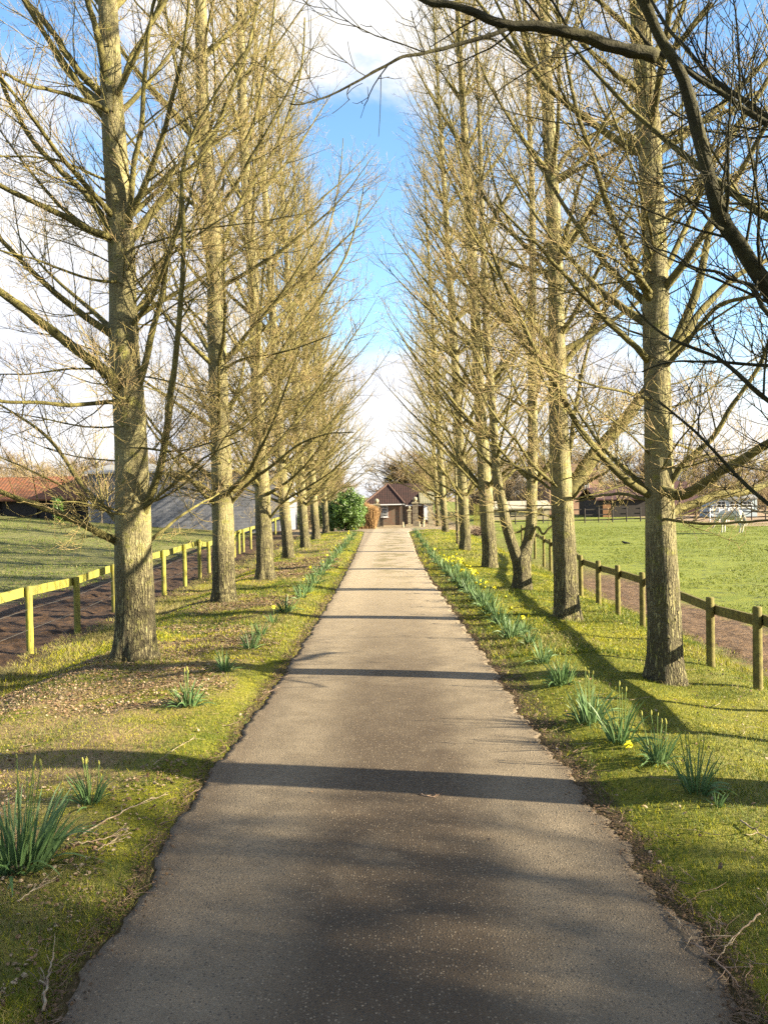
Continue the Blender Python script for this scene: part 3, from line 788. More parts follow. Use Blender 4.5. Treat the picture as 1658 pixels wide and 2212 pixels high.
def far_tree(b, w, vi, label, group, sc_=1.0, mirror=1):
    g = G(*b)
    t = empty('avenue_tree', g); tag(t, label, 'tree', group)
    s = (w / F_ * g[1]) / .44
    for nm, me, mt in (('trunk', VAR[vi][0], s), ('crown', VAR[vi][1], 1)):
        o = bpy.data.objects.new(nm, me); col.objects.link(o); o.parent = t
        k = .5 + .5 * s
        o.scale = (sc_, sc_ * mirror, sc_) if nm == 'crown' else (sc_, sc_ * mirror, sc_)
    return t
Lfl = ['bare tree with dark stem and root flare, fourth nearest in the left row', 'bare tree with ridged bark, fifth nearest in the left row',
       'slender lit bare tree, sixth nearest in the left row', 'slender bare tree, seventh nearest in the left row before the laurel bush',
       'farthest visible bare tree of the left row, beside the laurel bush']
for i, ((b, w), lb) in enumerate(zip(Lf, Lfl)): far_tree(b, w, i % 4, lb, ROWL, 1.0 if i < 3 else .95, 1 if i % 2 else -1)
Rfl = ['bare tree, fourth nearest in the right row just beyond the forked tree', 'bare tree, fifth nearest in the right row beside the yellow daffodils',
       'slender pale bare tree in the right row opposite the laurel bush', 'farthest bare tree of the right row, near the gate pillars']
for i, ((b, w), lb) in enumerate(zip(Rf, Rfl)): far_tree(b, w, (i + 2) % 4, lb, ROWR, .98, 1 if i % 2 else -1)

# right row
R1p = [(1437, 1470), (1432, 1300), (1427, 1200), (1424, 1100), (1422, 1000), (1419, 850), (1415, 700), (1414, 572), (1400, 286), (1388, 120), (1378, 0)]
pp, rr, Y1 = px_tree(R1p, [78, 72, 68, 62, 60, 56, 53, 50, 46, 42, 39])
tree('avenue_tree', pp, rr, 131, 'bare tree nearest on the right, with scarred stem and long crossing limbs', ROWR,
     zlo=4.4, reach=1.05, dens=.8, n_w=(4, 6), shoots=34, limbs=[
    (([(1405, 1075), (1388, 1068), (1326, 1026), (1264, 957), (1229, 902), (1191, 826), (1146, 750), (1105, 646), (1070, 570), (1040, 480)], Y1), dict(dY=-.8, r0=.046, r1=.012, n=22)),
    (([(1405, 1060), (1385, 1050), (1343, 1014), (1292, 968), (1250, 912), (1215, 850)], Y1), dict(dY=.6, r0=.035, r1=.012)),
    (([(1405, 785), (1382, 763), (1340, 729), (1292, 684), (1229, 618), (1164, 542), (1110, 490), (1060, 440)], Y1), dict(dY=-1, r0=.04, r1=.010, n=18)),
    (([(1420, 1055), (1430, 1061), (1465, 1075), (1534, 1040), (1596, 1002), (1658, 964), (1720, 930)], Y1), dict(dY=-1, r0=.062, r1=.04)),
    (([(1430, 1062), (1440, 1051), (1472, 1002), (1530, 947), (1579, 871), (1634, 791), (1658, 708), (1680, 640)], Y1), dict(dY=-.5, r0=.036, r1=.018)),
    (([(1440, 1110), (1458, 1103), (1534, 1075), (1603, 1058), (1658, 1040), (1710, 1030)], Y1), dict(dY=.9, r0=.06, r1=.032)),
    (([(1425, 780), (1444, 763), (1482, 708), (1517, 656), (1589, 580), (1658, 545)], Y1), dict(dY=.9, r0=.055, r1=.03)),
    (([(1430, 795), (1447, 784), (1500, 725), (1551, 673), (1631, 646), (1690, 610)], Y1), dict(dY=-.7, r0=.03, r1=.018)),
    (([(1385, 88), (1369, 80), (1315, 26), (1277, -10)], Y1), dict(dY=-.3, r0=.035, r1=.024)),
    (([(1395, 210), (1369, 189), (1320, 154), (1263, 103), (1206, 43), (1170, 0)], Y1), dict(dY=-.6, r0=.035, r1=.015)),
    (([(1418, 510), (1440, 480), (1478, 437), (1563, 323), (1658, 177), (1700, 110)], Y1), dict(dY=.5, r0=.05, r1=.026)),
    (([(1404, 312), (1426, 297), (1486, 274), (1563, 243), (1640, 200)], Y1), dict(dY=.5, r0=.036, r1=.014)),
    (([(1396, 130), (1423, 103), (1452, 66), (1480, 0), (1490, -40)], Y1), dict(dY=.3, r0=.04, r1=.022)),
    (([(1405, 140), (1443, 112), (1480, 66), (1532, 0)], Y1), dict(dY=-.3, r0=.045, r1=.026)),
    (([(1412, 1130), (1440, 1120), (1500, 1130), (1600, 1127), (1680, 1122)], Y1), dict(dY=-1.0, r0=.018, r1=.012)),
    (([(1402, 1080), (1340, 1062), (1290, 1066), (1245, 1080)], Y1), dict(dY=1.5, r0=.024, r1=.010)),
    (([(1412, 640), (1380, 600), (1320, 560), (1250, 540)], Y1), dict(dY=-1.2, r0=.026, r1=.008)),
])
R2p = [(1225, 1337), (1219, 1200), (1211, 1050), (1203, 850), (1199, 600), (1192, 429), (1180, 171), (1173, 0)]
pp, rr, Yr2 = px_tree(R2p, [53, 48, 45, 39, 34, 31, 25, 21])
tree('avenue_tree', pp, rr, 141, 'bare tree second nearest in the right row, one thick limb slanting up to the right', ROWR, shoots=30, zlo=4.6, reach=1.0, n_w=(5, 7), dens=.75, limbs=[
    (([(1222, 1075), (1250, 1033), (1278, 988), (1326, 933), (1388, 853), (1440, 770), (1500, 640), (1530, 520), (1550, 400)], Yr2), dict(dY=.8, r0=.135, r1=.045, n=20)),
    (([(1208, 800), (1221, 784), (1278, 715), (1326, 639), (1378, 563), (1420, 480)], Yr2), dict(dY=.5, r0=.06, r1=.018)),
    (([(1205, 1052), (1191, 1040), (1153, 1006), (1120, 960), (1084, 923), (1050, 860), (1030, 800)], Yr2), dict(dY=-.8, r0=.035, r1=.010)),
    (([(1205, 1062), (1191, 1054), (1140, 1020), (1084, 988), (1040, 960)], Yr2), dict(dY=.4, r0=.028, r1=.010)),
    (([(1200, 795), (1185, 790), (1120, 720), (1075, 640), (1050, 560), (1010, 480), (980, 400)], Yr2), dict(dY=-1.0, r0=.04, r1=.010)),
    (([(1196, 620), (1160, 560), (1110, 500), (1070, 400), (1050, 300)], Yr2), dict(dY=.6, r0=.035, r1=.012)),
    (([(1190, 400), (1225, 330), (1290, 280), (1350, 240), (1400, 180)], Yr2), dict(dY=1.0, r0=.045, r1=.018)),
    (([(1183, 240), (1160, 170), (1130, 80), (1110, -20)], Yr2), dict(dY=-.4, r0=.05, r1=.025)),
    (([(1230, 1085), (1255, 1050), (1300, 1028), (1345, 990)], Yr2), dict(dY=-1.2, r0=.03, r1=.012)),
    (([(1210, 1100), (1225, 1000), (1240, 880), (1262, 760), (1290, 640)], Yr2), dict(dY=1.0, r0=.05, r1=.02)),
])
# forked tree
b = G(1127, 1272); Yr3 = b[1]
stem = [b] + [P(x, y, Yr3) for x, y in [(1127, 1240), (1127, 1205), (1125, 1190)]]
right = stem[:3] + [P(x, y, Yr3 + .1) for x, y in [(1138, 1175), (1146, 1134), (1148, 1058), (1150, 949), (1149, 850), (1149, 700), (1150, 600), (1148, 400), (1142, 250), (1140, 120), (1130, 0)]]
rw = [40, 38, 39, 25, 24, 22, 21, 19, 17, 15, 13, 11, 9, 7]
left = [P(x, y, Yr3 - .05) for x, y in [(1120, 1222), (1113, 1199), (1096, 1145), (1084, 1090), (1072, 1025), (1068, 949), (1060, 850), (1050, 700), (1042, 500), (1036, 300), (1030, 120), (1024, 0)]]
lw = [26, 25, 23, 21, 20, 18, 17, 15, 12, 9, 7, 6]
pr_, rr_ = np.array(right), np.array(rw) / 2 / F_ * Yr3
right2 = np.vstack([pr_, pr_[-1] + [-.1, 0, 2.2]]); rr2 = np.append(rr_, .02)
tree('avenue_tree', right2, rr2, 151, 'bare tree forking low into two slanting stems, third nearest in the right row', ROWR, zlo=2.4, reach=.85, n_w=(4, 6), flare=.25, dens=.7,
     extra_stems=[(np.array(left), np.array(lw) / 2 / F_ * Yr3)], limbs=[
    (([(1146, 1165), (1160, 1135), (1172, 1150), (1190, 1135), (1235, 1100)], Yr3), dict(dY=-.2, r0=.03, r1=.02)),
    (([(1098, 1150), (1120, 1148), (1150, 1125), (1175, 1095)], Yr3), dict(dY=.3, r0=.025, r1=.012))])
# thin young stem beside the fifth right tree
b = G(988, 1176)
pth = np.array([b] + [P(988 - .03 * (1176 - y), y, b[1]) for y in (1150, 1080, 950, 850)])
tree('sapling', pth, np.array([.075, .07, .062, .04, .015]), 161, 'thin young bare tree standing just left of the fifth right-hand avenue tree', None, zlo=1.9, reach=.3, n_w=(2, 4), dens=.5, tw=.004, flare=.1)
# nearest right tree: its stem stands just outside the picture, its dark limbs hang across the top right
Y0 = 5.55
b0 = np.array([3.75, Y0, float(gz(3.75, Y0))])
path0 = np.array([b0 + [0, 0, 0], b0 + [0, 0, 1], b0 + [-.02, 0, 3], b0 + [0, 0, 6], b0 + [.05, 0, 9], b0 + [.1, 0, 12], b0 + [.1, 0, 18]])
tree('avenue_tree', path0, np.array([.27, .25, .23, .2, .16, .12, .02]), 171, 'tree whose dark heavy limbs reach across the upper right corner', ROWR,
     zlo=3.4, reach=1.0, dens=.8, n_w=(4, 6), limbm=DLIMB, limbs=[
    (([(2010, 1250), (1850, 980), (1740, 780), (1641, 632), (1589, 543), (1549, 472), (1515, 372), (1486, 272), (1435, 157), (1400, 100), (1366, 37), (1340, -20), (1300, -120)], Y0), dict(dY=-.5, r0=.078, r1=.026, n=30)),
    (([(1412, 120), (1392, 111), (1349, 103), (1292, 80), (1218, 69), (1104, 53), (1032, 31), (946, 0), (880, -50)], Y0 - .5), dict(dY=-.2, r0=.042, r1=.014, n=20)),
    (([(1116, 55), (1100, 56), (1018, 94), (946, 117), (903, 133), (861, 147), (779, 190), (697, 229), (655, 229)], Y0 - .6), dict(dY=-.3, r0=.014, r1=.004, n=20)),
    (([(2000, 520), (1820, 380), (1720, 310), (1658, 263), (1578, 206), (1515, 172), (1458, 129), (1423, 112), (1380, 60)], Y0), dict(dY=-.1, r0=.034, r1=.010)),
    (([(2000, 560), (1800, 400), (1640, 235), (1549, 174), (1492, 106), (1458, 71), (1412, 0), (1390, -40)], Y0), dict(dY=.6, r0=.026, r1=.010)),
    (([(1990, 1130), (1800, 960), (1658, 860), (1603, 805), (1551, 763), (1430, 715), (1350, 640)], Y0), dict(dY=.5, r0=.028, r1=.006)),
    (([(1980, 830), (1800, 800), (1658, 781), (1551, 774), (1444, 769), (1380, 790)], Y0), dict(dY=.8, r0=.020, r1=.006)),
    (([(1985, 1330), (1800, 1190), (1658, 1068), (1603, 1026), (1527, 947), (1482, 909), (1420, 850)], Y0), dict(dY=.3, r0=.024, r1=.007)),
    (([(1660, 680), (1620, 620), (1560, 600), (1515, 590), (1460, 560), (1390, 520)], Y0 - .3), dict(dY=.2, r0=.016, r1=.004)),
    (([(1560, 490), (1530, 470), (1500, 440), (1460, 400)], Y0 - .35), dict(dY=-.2, r0=.012, r1=.004)),
])

# trees standing outside the right edge whose crowns shade the near driveway
for i, (x, y, s) in enumerate([(3.7, .6, 1.0), (3.8, -4.2, 1.0)]):
    t = empty('avenue_tree', (x, y, float(gz(x, y))))
    t.rotation_euler = (0, 0, 2.2); tag(t, ['bare tree of the right row level with the camera', 'bare tree of the right row behind the camera', 'bare tree of the left row just outside the left edge'][i], 'tree', ROWR if x > 0 else ROWL)
    for nm, me in (('trunk', VAR[i][0]), ('crown', VAR[i][1])):
        o = bpy.data.objects.new(nm, me); col.objects.link(o); o.parent = t; o.scale = (s, s, s)

SHADETREES = [(17, -.6, 1.05, 0), (19.5, -6.5, 1.0, 1), (27, -3.0, 1.15, 2)]  # unseen trees added in the right field to shade the near driveway

# ------------------------------------------------------------------ daffodils
DLEAF = grass_mat('daffodil_leaf', (.095, .18, .060), (.17, .27, .10), .2)
for n_ in DLEAF.node_tree.nodes:
    if n_.type == 'BSDF_PRINCIPLED': n_.inputs['Roughness'].default_value = .55; n_.inputs['Specular IOR Level'].default_value = .3
DSTEM = simple('daffodil_stem', (.12, .19, .05), (.16, .22, .06), 9, bump=0)
DBUD = simple('daffodil_bud', (.42, .40, .09), (.30, .30, .07), 30, bump=0)
DYEL = simple('daffodil_petal', (.85, .80, .03), (.88, .74, .02), 30, .5, bump=0)
def flower_mesh():
    a = Acc()
    for k in range(6):
        A = k * math.pi / 3; c, s = math.cos(A), math.sin(A)
        pts = np.array([(0, .004, 0), (.014, .011, .004), (.030, .009, 0), (.040, 0, -.003), (.030, -.009, 0), (.014, -.011, .004), (0, -.004, 0)])
        q = pts.copy(); q[:, 0], q[:, 1] = pts[:, 0] * c - pts[:, 1] * s, pts[:, 0] * s + pts[:, 1] * c
        poly(a, q)
    lathe(a, [(.007, 0), (.009, .012), (.011, .024), (.016, .032), (.013, .031), (.008, .02)], S=10)
    return a.mesh('flower', DYEL)
FLOWER = flower_mesh()
def bud_mesh():
    a = Acc(); lathe(a, [(.002, 0), (.006, .008), (.007, .022), (.004, .036), (.0005, .042)], S=7)
    return a.mesh('bud', DBUD)
BUD = bud_mesh()
def clump_leaves(seed, n, hgt, spread):
    rg_ = np.random.default_rng(seed); a = Acc(); K = 8
    az = rg_.uniform(0, 6.283, n); out = rg_.random(n) ** .6
    L = hgt * rg_.uniform(.62, 1.12, n); flop = rg_.random(n) < .28
    p = np.stack([np.cos(az) * out * spread * .32, np.sin(az) * out * spread * .32, np.full(n, -.03)], 1)
    az2 = az + rg_.normal(0, .5, n)
    tilt = .10 + .42 * out + rg_.normal(0, .05, n) + flop * .45
    d = np.stack([np.cos(az2) * np.sin(tilt), np.sin(az2) * np.sin(tilt), np.cos(tilt)], 1)
    w = rg_.uniform(.0055, .0105, n); side_ = nrm(np.cross(d, rg_.normal(size=(n, 3))))
    pts = [p]; wid = []
    droop = rg_.uniform(.05, .62, n) + flop * 1.3
    for i in range(K - 1):
        d = nrm(d + np.stack([np.cos(az2), np.sin(az2), -np.ones(n) * .8], 1) * (droop * (i / K) ** 1.3 * .42)[:, None])
        p = p + d * (L / (K - 1))[:, None]; pts.append(p)
    Pt = np.stack(pts, 1)
    prof = np.array([.8, 1, 1, 1, .95, .82, .55, .08])
    off = side_[:, None] * (w[:, None] * prof)[..., None]
    v = np.stack([Pt - off, Pt + off], 2)
    idx_ = np.arange(n * K * 2).reshape(n, K, 2)
    q = np.stack([idx_[:, :-1, 0], idx_[:, :-1, 1], idx_[:, 1:, 1], idx_[:, 1:, 0]], -1).reshape(-1, 4)
    a.add(v, q)
    return a.mesh('leaves', DLEAF)
DL = [clump_leaves(300 + i, n, h, s) for i, (n, h, s) in enumerate([(140, .46, .42), (75, .40, .30), (50, .42, .26), (40, .36, .22), (80, .36, .30), (18, .24, .15)])]
def daffodil(px, py, v, hpx, label, group, nb=5, nf=0, w=1.0, hh=None):
    nf = int(nf * .5 + .5)
    g = G(px, py); t = empty('daffodil_clump', g + np.array([0, 0, -.004]), rng.uniform(0, 6.28)); tag(t, label, 'daffodils', group)
    h = hpx / F_ * g[1]; ref = [.46, .40, .42, .36, .36, .24][v]
    s = h / ref
    o = bpy.data.objects.new('leaves', DL[v]); col.objects.link(o); o.parent = t; o.scale = (s * w, s * w, s)
    rg_ = np.random.default_rng(int(px * 7 + py))
    n = nb + nf
    for i in range(n):
        az, rr_ = rg_.uniform(0, 6.28), rg_.uniform(0, .07) * s
        top = h * rg_.uniform(.95, 1.28); ln = rg_.uniform(.0, .22)
        q = np.array([[math.cos(az) * (rr_ + ln * top * f ** 1.4), math.sin(az) * (rr_ + ln * top * f ** 1.4), -.02 + (top + .02) * f] for f in np.linspace(0, 1, 7)])
        a = Acc(); tubes(a, q, np.linspace(.0042, .003, 7), 6, 0, cap=True)
        st = a.build('stem', DSTEM, t)
        isf = i >= nb
        f = bpy.data.objects.new('flower' if isf else 'bud', FLOWER if isf else BUD); col.objects.link(f); f.parent = t if False else st
        f.location = q[-1]
        f.rotation_euler = (R(70 + rg_.normal(0, 18)), 0, rg_.uniform(-1.5, 1.5)) if isf else (rg_.normal(0, .15), rg_.normal(0, .15), 0)
        k = rg_.uniform(.85, 1.15) if isf else rg_.uniform(.8, 1.2)
        f.scale = (k, k, k)
    return t
GL, GRr = 'daffodil clumps along the left verge', 'daffodil clumps along the right verge'
Lc = [(42, 1870, 0, 175, 7, 0), (195, 1735, 3, 82, 4, 0), (405, 1525, 1, 66, 3, 0), (485, 1450, 3, 52, 1, 0), (543, 1402, 3, 50, 1, 0), (562, 1372, 3, 36, 1, 0), (591, 1345, 5, 30, 0, 1),
      (617, 1322, 1, 44, 0, 5), (650, 1292, 3, 38, 1, 1), (664, 1280, 3, 38, 2, 0), (678, 1262, 2, 36, 2, 1), (692, 1243, 1, 30, 1, 2), (703, 1230, 3, 28, 1, 2), (713, 1218, 1, 26, 1, 2),
      (723, 1206, 3, 25, 1, 1), (733, 1196, 3, 23, 0, 2), (741, 1186, 1, 21, 0, 2), (749, 1176, 3, 19, 0, 3), (757, 1167, 1, 18, 0, 3), (764, 1158, 3, 16, 0, 3)]
Ltrait = {0: 'largest daffodil clump, dense arching leaves with tall buds, at the left edge of the picture', 1: 'small splayed daffodil clump just beyond the largest left clump',
          2: 'bushy dark daffodil clump on the left verge in front of the nearest left tree', 7: 'daffodil clump with the first open yellow flowers on the left verge'}
for i, c in enumerate(Lc):
    daffodil(*c[:4], Ltrait.get(i, f'daffodil clump on the left verge, {ORD[i]} in its line, ' + ('with yellow flowers' if c[5] else 'in leaf')), GL, c[4], c[5])
Rc = [(1548, 1742, 5, 46, 0, 0), (1503, 1712, 2, 108, 4, 0), (1418, 1645, 4, 84, 5, 0), (1338, 1602, 2, 112, 3, 0), (1272, 1560, 4, 92, 5, 0), (1212, 1478, 4, 66, 3, 0), (1172, 1432, 2, 60, 2, 0), (1142, 1392, 3, 46, 1, 0),
      (1102, 1378, 1, 66, 2, 1), (1078, 1347, 1, 56, 1, 1), (1058, 1326, 4, 52, 1, 3), (1042, 1310, 1, 48, 1, 4), (1026, 1296, 4, 44, 1, 4), (1012, 1282, 1, 42, 1, 6), (998, 1270, 4, 38, 1, 7), (985, 1258, 1, 36, 1, 8),
      (973, 1246, 4, 34, 0, 9), (962, 1236, 1, 30, 0, 9), (952, 1226, 4, 28, 1, 6), (943, 1216, 1, 26, 1, 1), (934, 1206, 4, 24, 1, 0), (926, 1195, 1, 22, 1, 0), (918, 1184, 4, 20, 1, 0), (910, 1172, 1, 20, 1, 0),
      (903, 1162, 4, 20, 1, 0), (897, 1153, 1, 20, 1, 0)]
Rtrait = {0: 'tiny daffodil tuft just below the nearest right clump', 3: 'tall splayed daffodil clump on the right verge above the single fallen yellow flower',
          25: 'farthest daffodil clump of the right verge where the driveway crests'}
for i, c in enumerate(Rc):
    daffodil(*c[:4], Rtrait.get(i, f'daffodil clump on the right verge, {ORD[i]} in its line, ' + ('with yellow flowers' if c[5] > 1 else 'leaves and closed buds')), GRr, c[4], c[5], w=.85 if i < 8 else .72)
g = G(1356, 1616); f = bpy.data.objects.new('daffodil_flower', FLOWER); col.objects.link(f); f.location = g + np.array([0, 0, .035]); f.rotation_euler = (R(100), 0, .5); f.scale = (1.1,) * 3
tag(f, 'single yellow daffodil flower lying on the grass below the tall right clump', 'flower')
# second drift of yellow daffodils behind the right line
for i, (x, y) in enumerate([(990, 1238), (1002, 1248), (1015, 1256), (1028, 1266), (978, 1228), (1050, 1296), (1130, 1368)]):
    daffodil(x, y, 4, 26 if i < 5 else 34, f'yellow-flowered daffodil clump behind the right line, {ORDN[i]} from the left' if i < 4 else ['leftmost yellow-flowered daffodil clump behind the right line', 'daffodil clump with few flowers behind the line near the forked tree', 'daffodil clump behind the line left of the second right tree'][i - 4],
             'yellow daffodils behind the right line', 0, 7 if i < 5 else 3)

# dry grass tufts round the tree feet and fence
TUFT = Acc(); rg = np.random.default_rng(71)
def tuft_mesh(seed, n, h, s):
    rg_ = np.random.default_rng(seed)
    az = rg_.uniform(0, 6.28, n); rad_ = rg_.random(n) ** .5 * s
    p = np.stack([np.cos(az) * rad_, np.sin(az) * rad_, np.full(n, -.02)], 1)
    d = np.stack([np.cos(az) * .5 + rg_.normal(0, .3, n), np.sin(az) * .5 + rg_.normal(0, .3, n), np.ones(n)], 1)
    q = grow(p, d, h * rg_.uniform(.5, 1.2, n), 4, -.9, .12, rg_)
    return q, taper(n, 5, np.full(n, .0022), np.full(n, .0008))
spots = [(292, 1422, 260, .16, .38), (484, 1302, 160, .15, .32), (573, 1254, 120, .14, .3), (622, 1208, 90, .14, .3), (1437, 1480, 60, .10, .34), (1225, 1342, 60, .1, .3)]
for (x, y, n, h, s) in spots:
    g = G(x, y); q, r_ = tuft_mesh(int(x), n, h, s); q = q + g
    tubes(TUFT, q, r_, 3, 0)
for yy in np.arange(12, 50, .55):
    for xx in (-5.78, 4.85):
        if xx > 0 and rg.random() < .6: continue
        x_ = xx + rg.normal(0, .15) - (.04 * max(0, yy - 25) if xx < 0 else -.02 * max(0, yy - 25)); q, r_ = tuft_mesh(int(yy * 100) + int(xx > 0), 46, .17, .24); q = q + np.array([x_, yy, float(gz(x_, yy))])
        tubes(TUFT, q, r_ * 1.3, 3, 0)
tag(TUFT.build('dry_grass', GR3), 'tufts of straw coloured dry grass at tree feet and along the fences', 'grass', kind='stuff')

# ------------------------------------------------------------------ fences
def wood_mat():
    n = NT('weathered_green_wood')
    g_ = n.noise(1, 5, .7, n.scale(38, 38, 4))
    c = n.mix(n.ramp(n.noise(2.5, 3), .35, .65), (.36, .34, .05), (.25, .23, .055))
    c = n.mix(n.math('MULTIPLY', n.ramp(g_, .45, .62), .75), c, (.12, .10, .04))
    n.col(c); n.bump(g_, .4, .01); return n.m
WOOD = wood_mat()
WIRE = simple('fence_wire', (.22, .22, .21), (.16, .15, .14), 9, .5, bump=0); WIRE.node_tree.nodes['Principled BSDF'].inputs['Metallic'].default_value = .7
def fence(name, pts, label, side_, rail_h=.14, post_r=.052, wires=(), nrail=1, rail_drop=.11, mat=WOOD, square=False):
    base = Vector(pts[0][0]); t = empty(name, base); tag(t, label, 'fence')
    rg_ = np.random.default_rng(len(pts))
    for b, h in pts:
        a = Acc(); q = np.array(b) - np.array(base)
        r_ = post_r * rg_.uniform(.93, 1.08)
        lathe(a, [(r_ * 1.02, -.25), (r_ * 1.02, .02), (r_, h * .5), (r_ * .97, h - .012), (r_ * .86, h), (0.001, h + .004)], tuple(q), 14)
        o = a.build('post', mat, t)
        dz = rg_.normal(0, .006)
        for v_ in a.v: pass
    for (b0_, h0_), (b1_, h1_) in zip(pts[:-1], pts[1:]):
        p0, p1 = np.array(b0_) - np.array(base), np.array(b1_) - np.array(base)
        dd = p1 - p0; nn = np.array([-dd[1], dd[0], 0.]); nn = nn / np.linalg.norm(nn) * side_
        for k in range(nrail):
            z0, z1 = h0_ - rail_drop - k * h0_ * .36 + rg_.normal(0, .008), h1_ - rail_drop - k * h1_ * .36 + rg_.normal(0, .008)
            off = nn * (post_r + .022)
            a0, a1 = p0 + off + [0, 0, z0], p1 + off + [0, 0, z1]
            u = nrm(a1 - a0); a0 = a0 + u * .004; a1 = a1 - u * .004
            w_ = np.cross(u, UP); w_ /= np.linalg.norm(w_); up = np.cross(w_, u)
            c = [(s1 * w_ * .02 + s2 * up * rail_h / 2) for s1, s2 in ((-1, -1), (1, -1), (1, 1), (-1, 1))]
            v = np.array([a0 + k_ for k_ in c] + [a1 + k_ for k_ in c])
            a = Acc(); a.add(v, np.array([(0, 3, 2, 1), (4, 5, 6, 7), (0, 1, 5, 4), (1, 2, 6, 5), (2, 3, 7, 6), (3, 0, 4, 7)]), 0, False)
            a.build('rail', mat, t)
    for wz in wires:
        q = np.array([np.array(b) - np.array(base) + [0, 0, wz * h] for b, h in pts])
        a = Acc(); tubes(a, q + [side_ * -.05 * 0, 0, 0], np.full(len(q), .0035), 5, 0)
        a.build('wire', WIRE, t)
    return t
OLIVE = simple('old_olive_wood', (.20, .175, .05), (.12, .10, .035), 12, .9, .5, .01)  # same timber as the left fence, its unlit side painted darker
def fpost(x, yb, yt, dh=0):
    g = G(x, yb); return (g, (yb - yt) / F_ * g[1] * 1.0 + dh)
FL = [(-70, 1478, 1300), (66, 1412, 1265), (168, 1364, 1245), (248, 1322, 1218), (303, 1304, 1200), (355, 1288, 1188), (400, 1268, 1175), (432, 1252, 1165)]
fl = [fpost(*q) for q in FL]
a_, b_ = G(452, 1240), G(526, 1193)
for f in np.linspace(0, 1, 7): q = a_ * (1 - f) + b_ * f; q[2] = gz(q[0], q[1]); fl.append((q, 1.12))
for q in [(542, 1186), (560, 1177), (578, 1165), (595, 1156), (612, 1150), (636, 1143), (660, 1137)]: fl.append((G(*q), 1.15))
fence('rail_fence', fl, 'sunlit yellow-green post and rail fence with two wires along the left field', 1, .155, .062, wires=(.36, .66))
FRr = [(1880, 1625, 1395), (1748, 1550, 1350), (1636, 1490, 1310), (1534, 1440, 1290), (1455, 1392, 1262), (1387, 1354, 1236), (1334, 1330, 1221), (1292, 1306, 1211), (1254, 1288, 1199)]
fr = [fpost(*q) for q in FRr]
a_, b_ = G(1228, 1268), G(1174, 1224)
for f in np.linspace(0, 1, 4): q = a_ * (1 - f) + b_ * f; q[2] = gz(q[0], q[1]); fr.append((q, 1.08))
for q in [(1155, 1208), (1140, 1196), (1127, 1186)]: fr.append((G(*q), 1.1))
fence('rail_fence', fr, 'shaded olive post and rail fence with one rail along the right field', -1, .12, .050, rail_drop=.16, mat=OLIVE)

# ------------------------------------------------------------------ buildings and background
def span(x0, x1, yt, yb, Y):
    a, b = P(x0, (yt + yb) / 2, Y)[0], P(x1, (yt + yb) / 2, Y)[0]
    return a, b, P((x0 + x1) / 2, yt, Y)[2], P((x0 + x1) / 2, yb, Y)[2]
def brick_mat(name, a, b, mortar, sc_, bw=.5, rh=.25, patch=None, bias=0.0):
    n = NT(name)
    x, y, z = n.sep()
    cx = n.t.nodes.new('ShaderNodeCombineXYZ'); n.L(n.math('ADD', x, y), cx.inputs[0]); n.L(z, cx.inputs[1])
    t = n.t.nodes.new('ShaderNodeTexBrick'); t.inputs['Scale'].default_value = sc_; t.inputs['Mortar Size'].default_value = .02
    t.inputs['Brick Width'].default_value = bw; t.inputs['Row Height'].default_value = rh; t.inputs['Bias'].default_value = bias
    n.L(cx.outputs[0], t.inputs['Vector'])
    for k, c in (('Color1', a), ('Color2', b), ('Mortar', mortar)): t.inputs[k].default_value = (*c, 1)
    c = t.outputs['Color']
    c = n.mix(n.math('MULTIPLY', n.ramp(n.noise(1.5, 5, .65), .4, .65), .5), c, patch or tuple(k * .6 for k in a))
    c = n.mix(n.math('MULTIPLY', n.ramp(n.noise(9, 4), .5, .7), .35), c, tuple(k * .45 for k in a))
    n.col(c); n.bump(t.outputs['Fac'], -.5, .02); return n.m
BLOCK = brick_mat('concrete_block', (.23, .23, .26), (.16, .165, .19), (.27, .27, .29), 1.0, .45, .225, (.13, .13, .16))
STONE = brick_mat('rubble_stone_and_brick', (.22, .10, .065), (.17, .13, .09), (.15, .12, .09), 2.2, .5, .22, (.22, .19, .14))
DRESS = simple('dressed_stone', (.42, .36, .23), (.30, .26, .18), 5)
DARKSTONE = simple('stained_stone', (.16, .13, .10), (.24, .20, .14), 5)  # darker stone tone for pillar shafts and the barn downpipe
def pantile(name, a, b):
    n = NT(name)
    x, y, z = n.sep()
    w = n.math('SINE', n.math('MULTIPLY', n.math('ADD', x, n.math('MULTIPLY', y, .0)), 24))
    rws = n.math('FRACT', n.math('MULTIPLY', z, 4.5))
    c = n.mix(n.ramp(n.noise(3, 4), .35, .65), a, b)
    c = n.mix(n.math('MULTIPLY', n.ramp(rws, .25, .0), .6), c, tuple(k * .4 for k in a))
    n.col(c); n.bump(n.math('ADD', n.math('MULTIPLY', w, .5), rws), .35, .04); return n.m
TILE = pantile('dark_red_pantile', (.036, .020, .018), (.055, .027, .023))
ORTILE = pantile('orange_pantile', (.25, .095, .045), (.17, .085, .05))
GRTILE = pantile('mossy_stone_tile', (.22, .21, .13), (.28, .25, .16))
WHITE = simple('white_paint', (.80, .81, .82), (.74, .75, .77), 3, .5, bump=0)
GLASS = simple('dark_window_glass', (.02, .025, .03), (.03, .035, .04), 2, .12, bump=0)
IRON = simple('black_painted_gate', (.02, .018, .016), (.035, .03, .025), 9, .5)
DARK = simple('dark_timber', (.035, .03, .028), (.055, .045, .04), 8)
def bxs(acc, x0, x1, y0, y1, z0, z1, mat=0):
    box(acc, ((x0 + x1) / 2, (y0 + y1) / 2, (z0 + z1) / 2), (x1 - x0, y1 - y0, z1 - z0), mat)
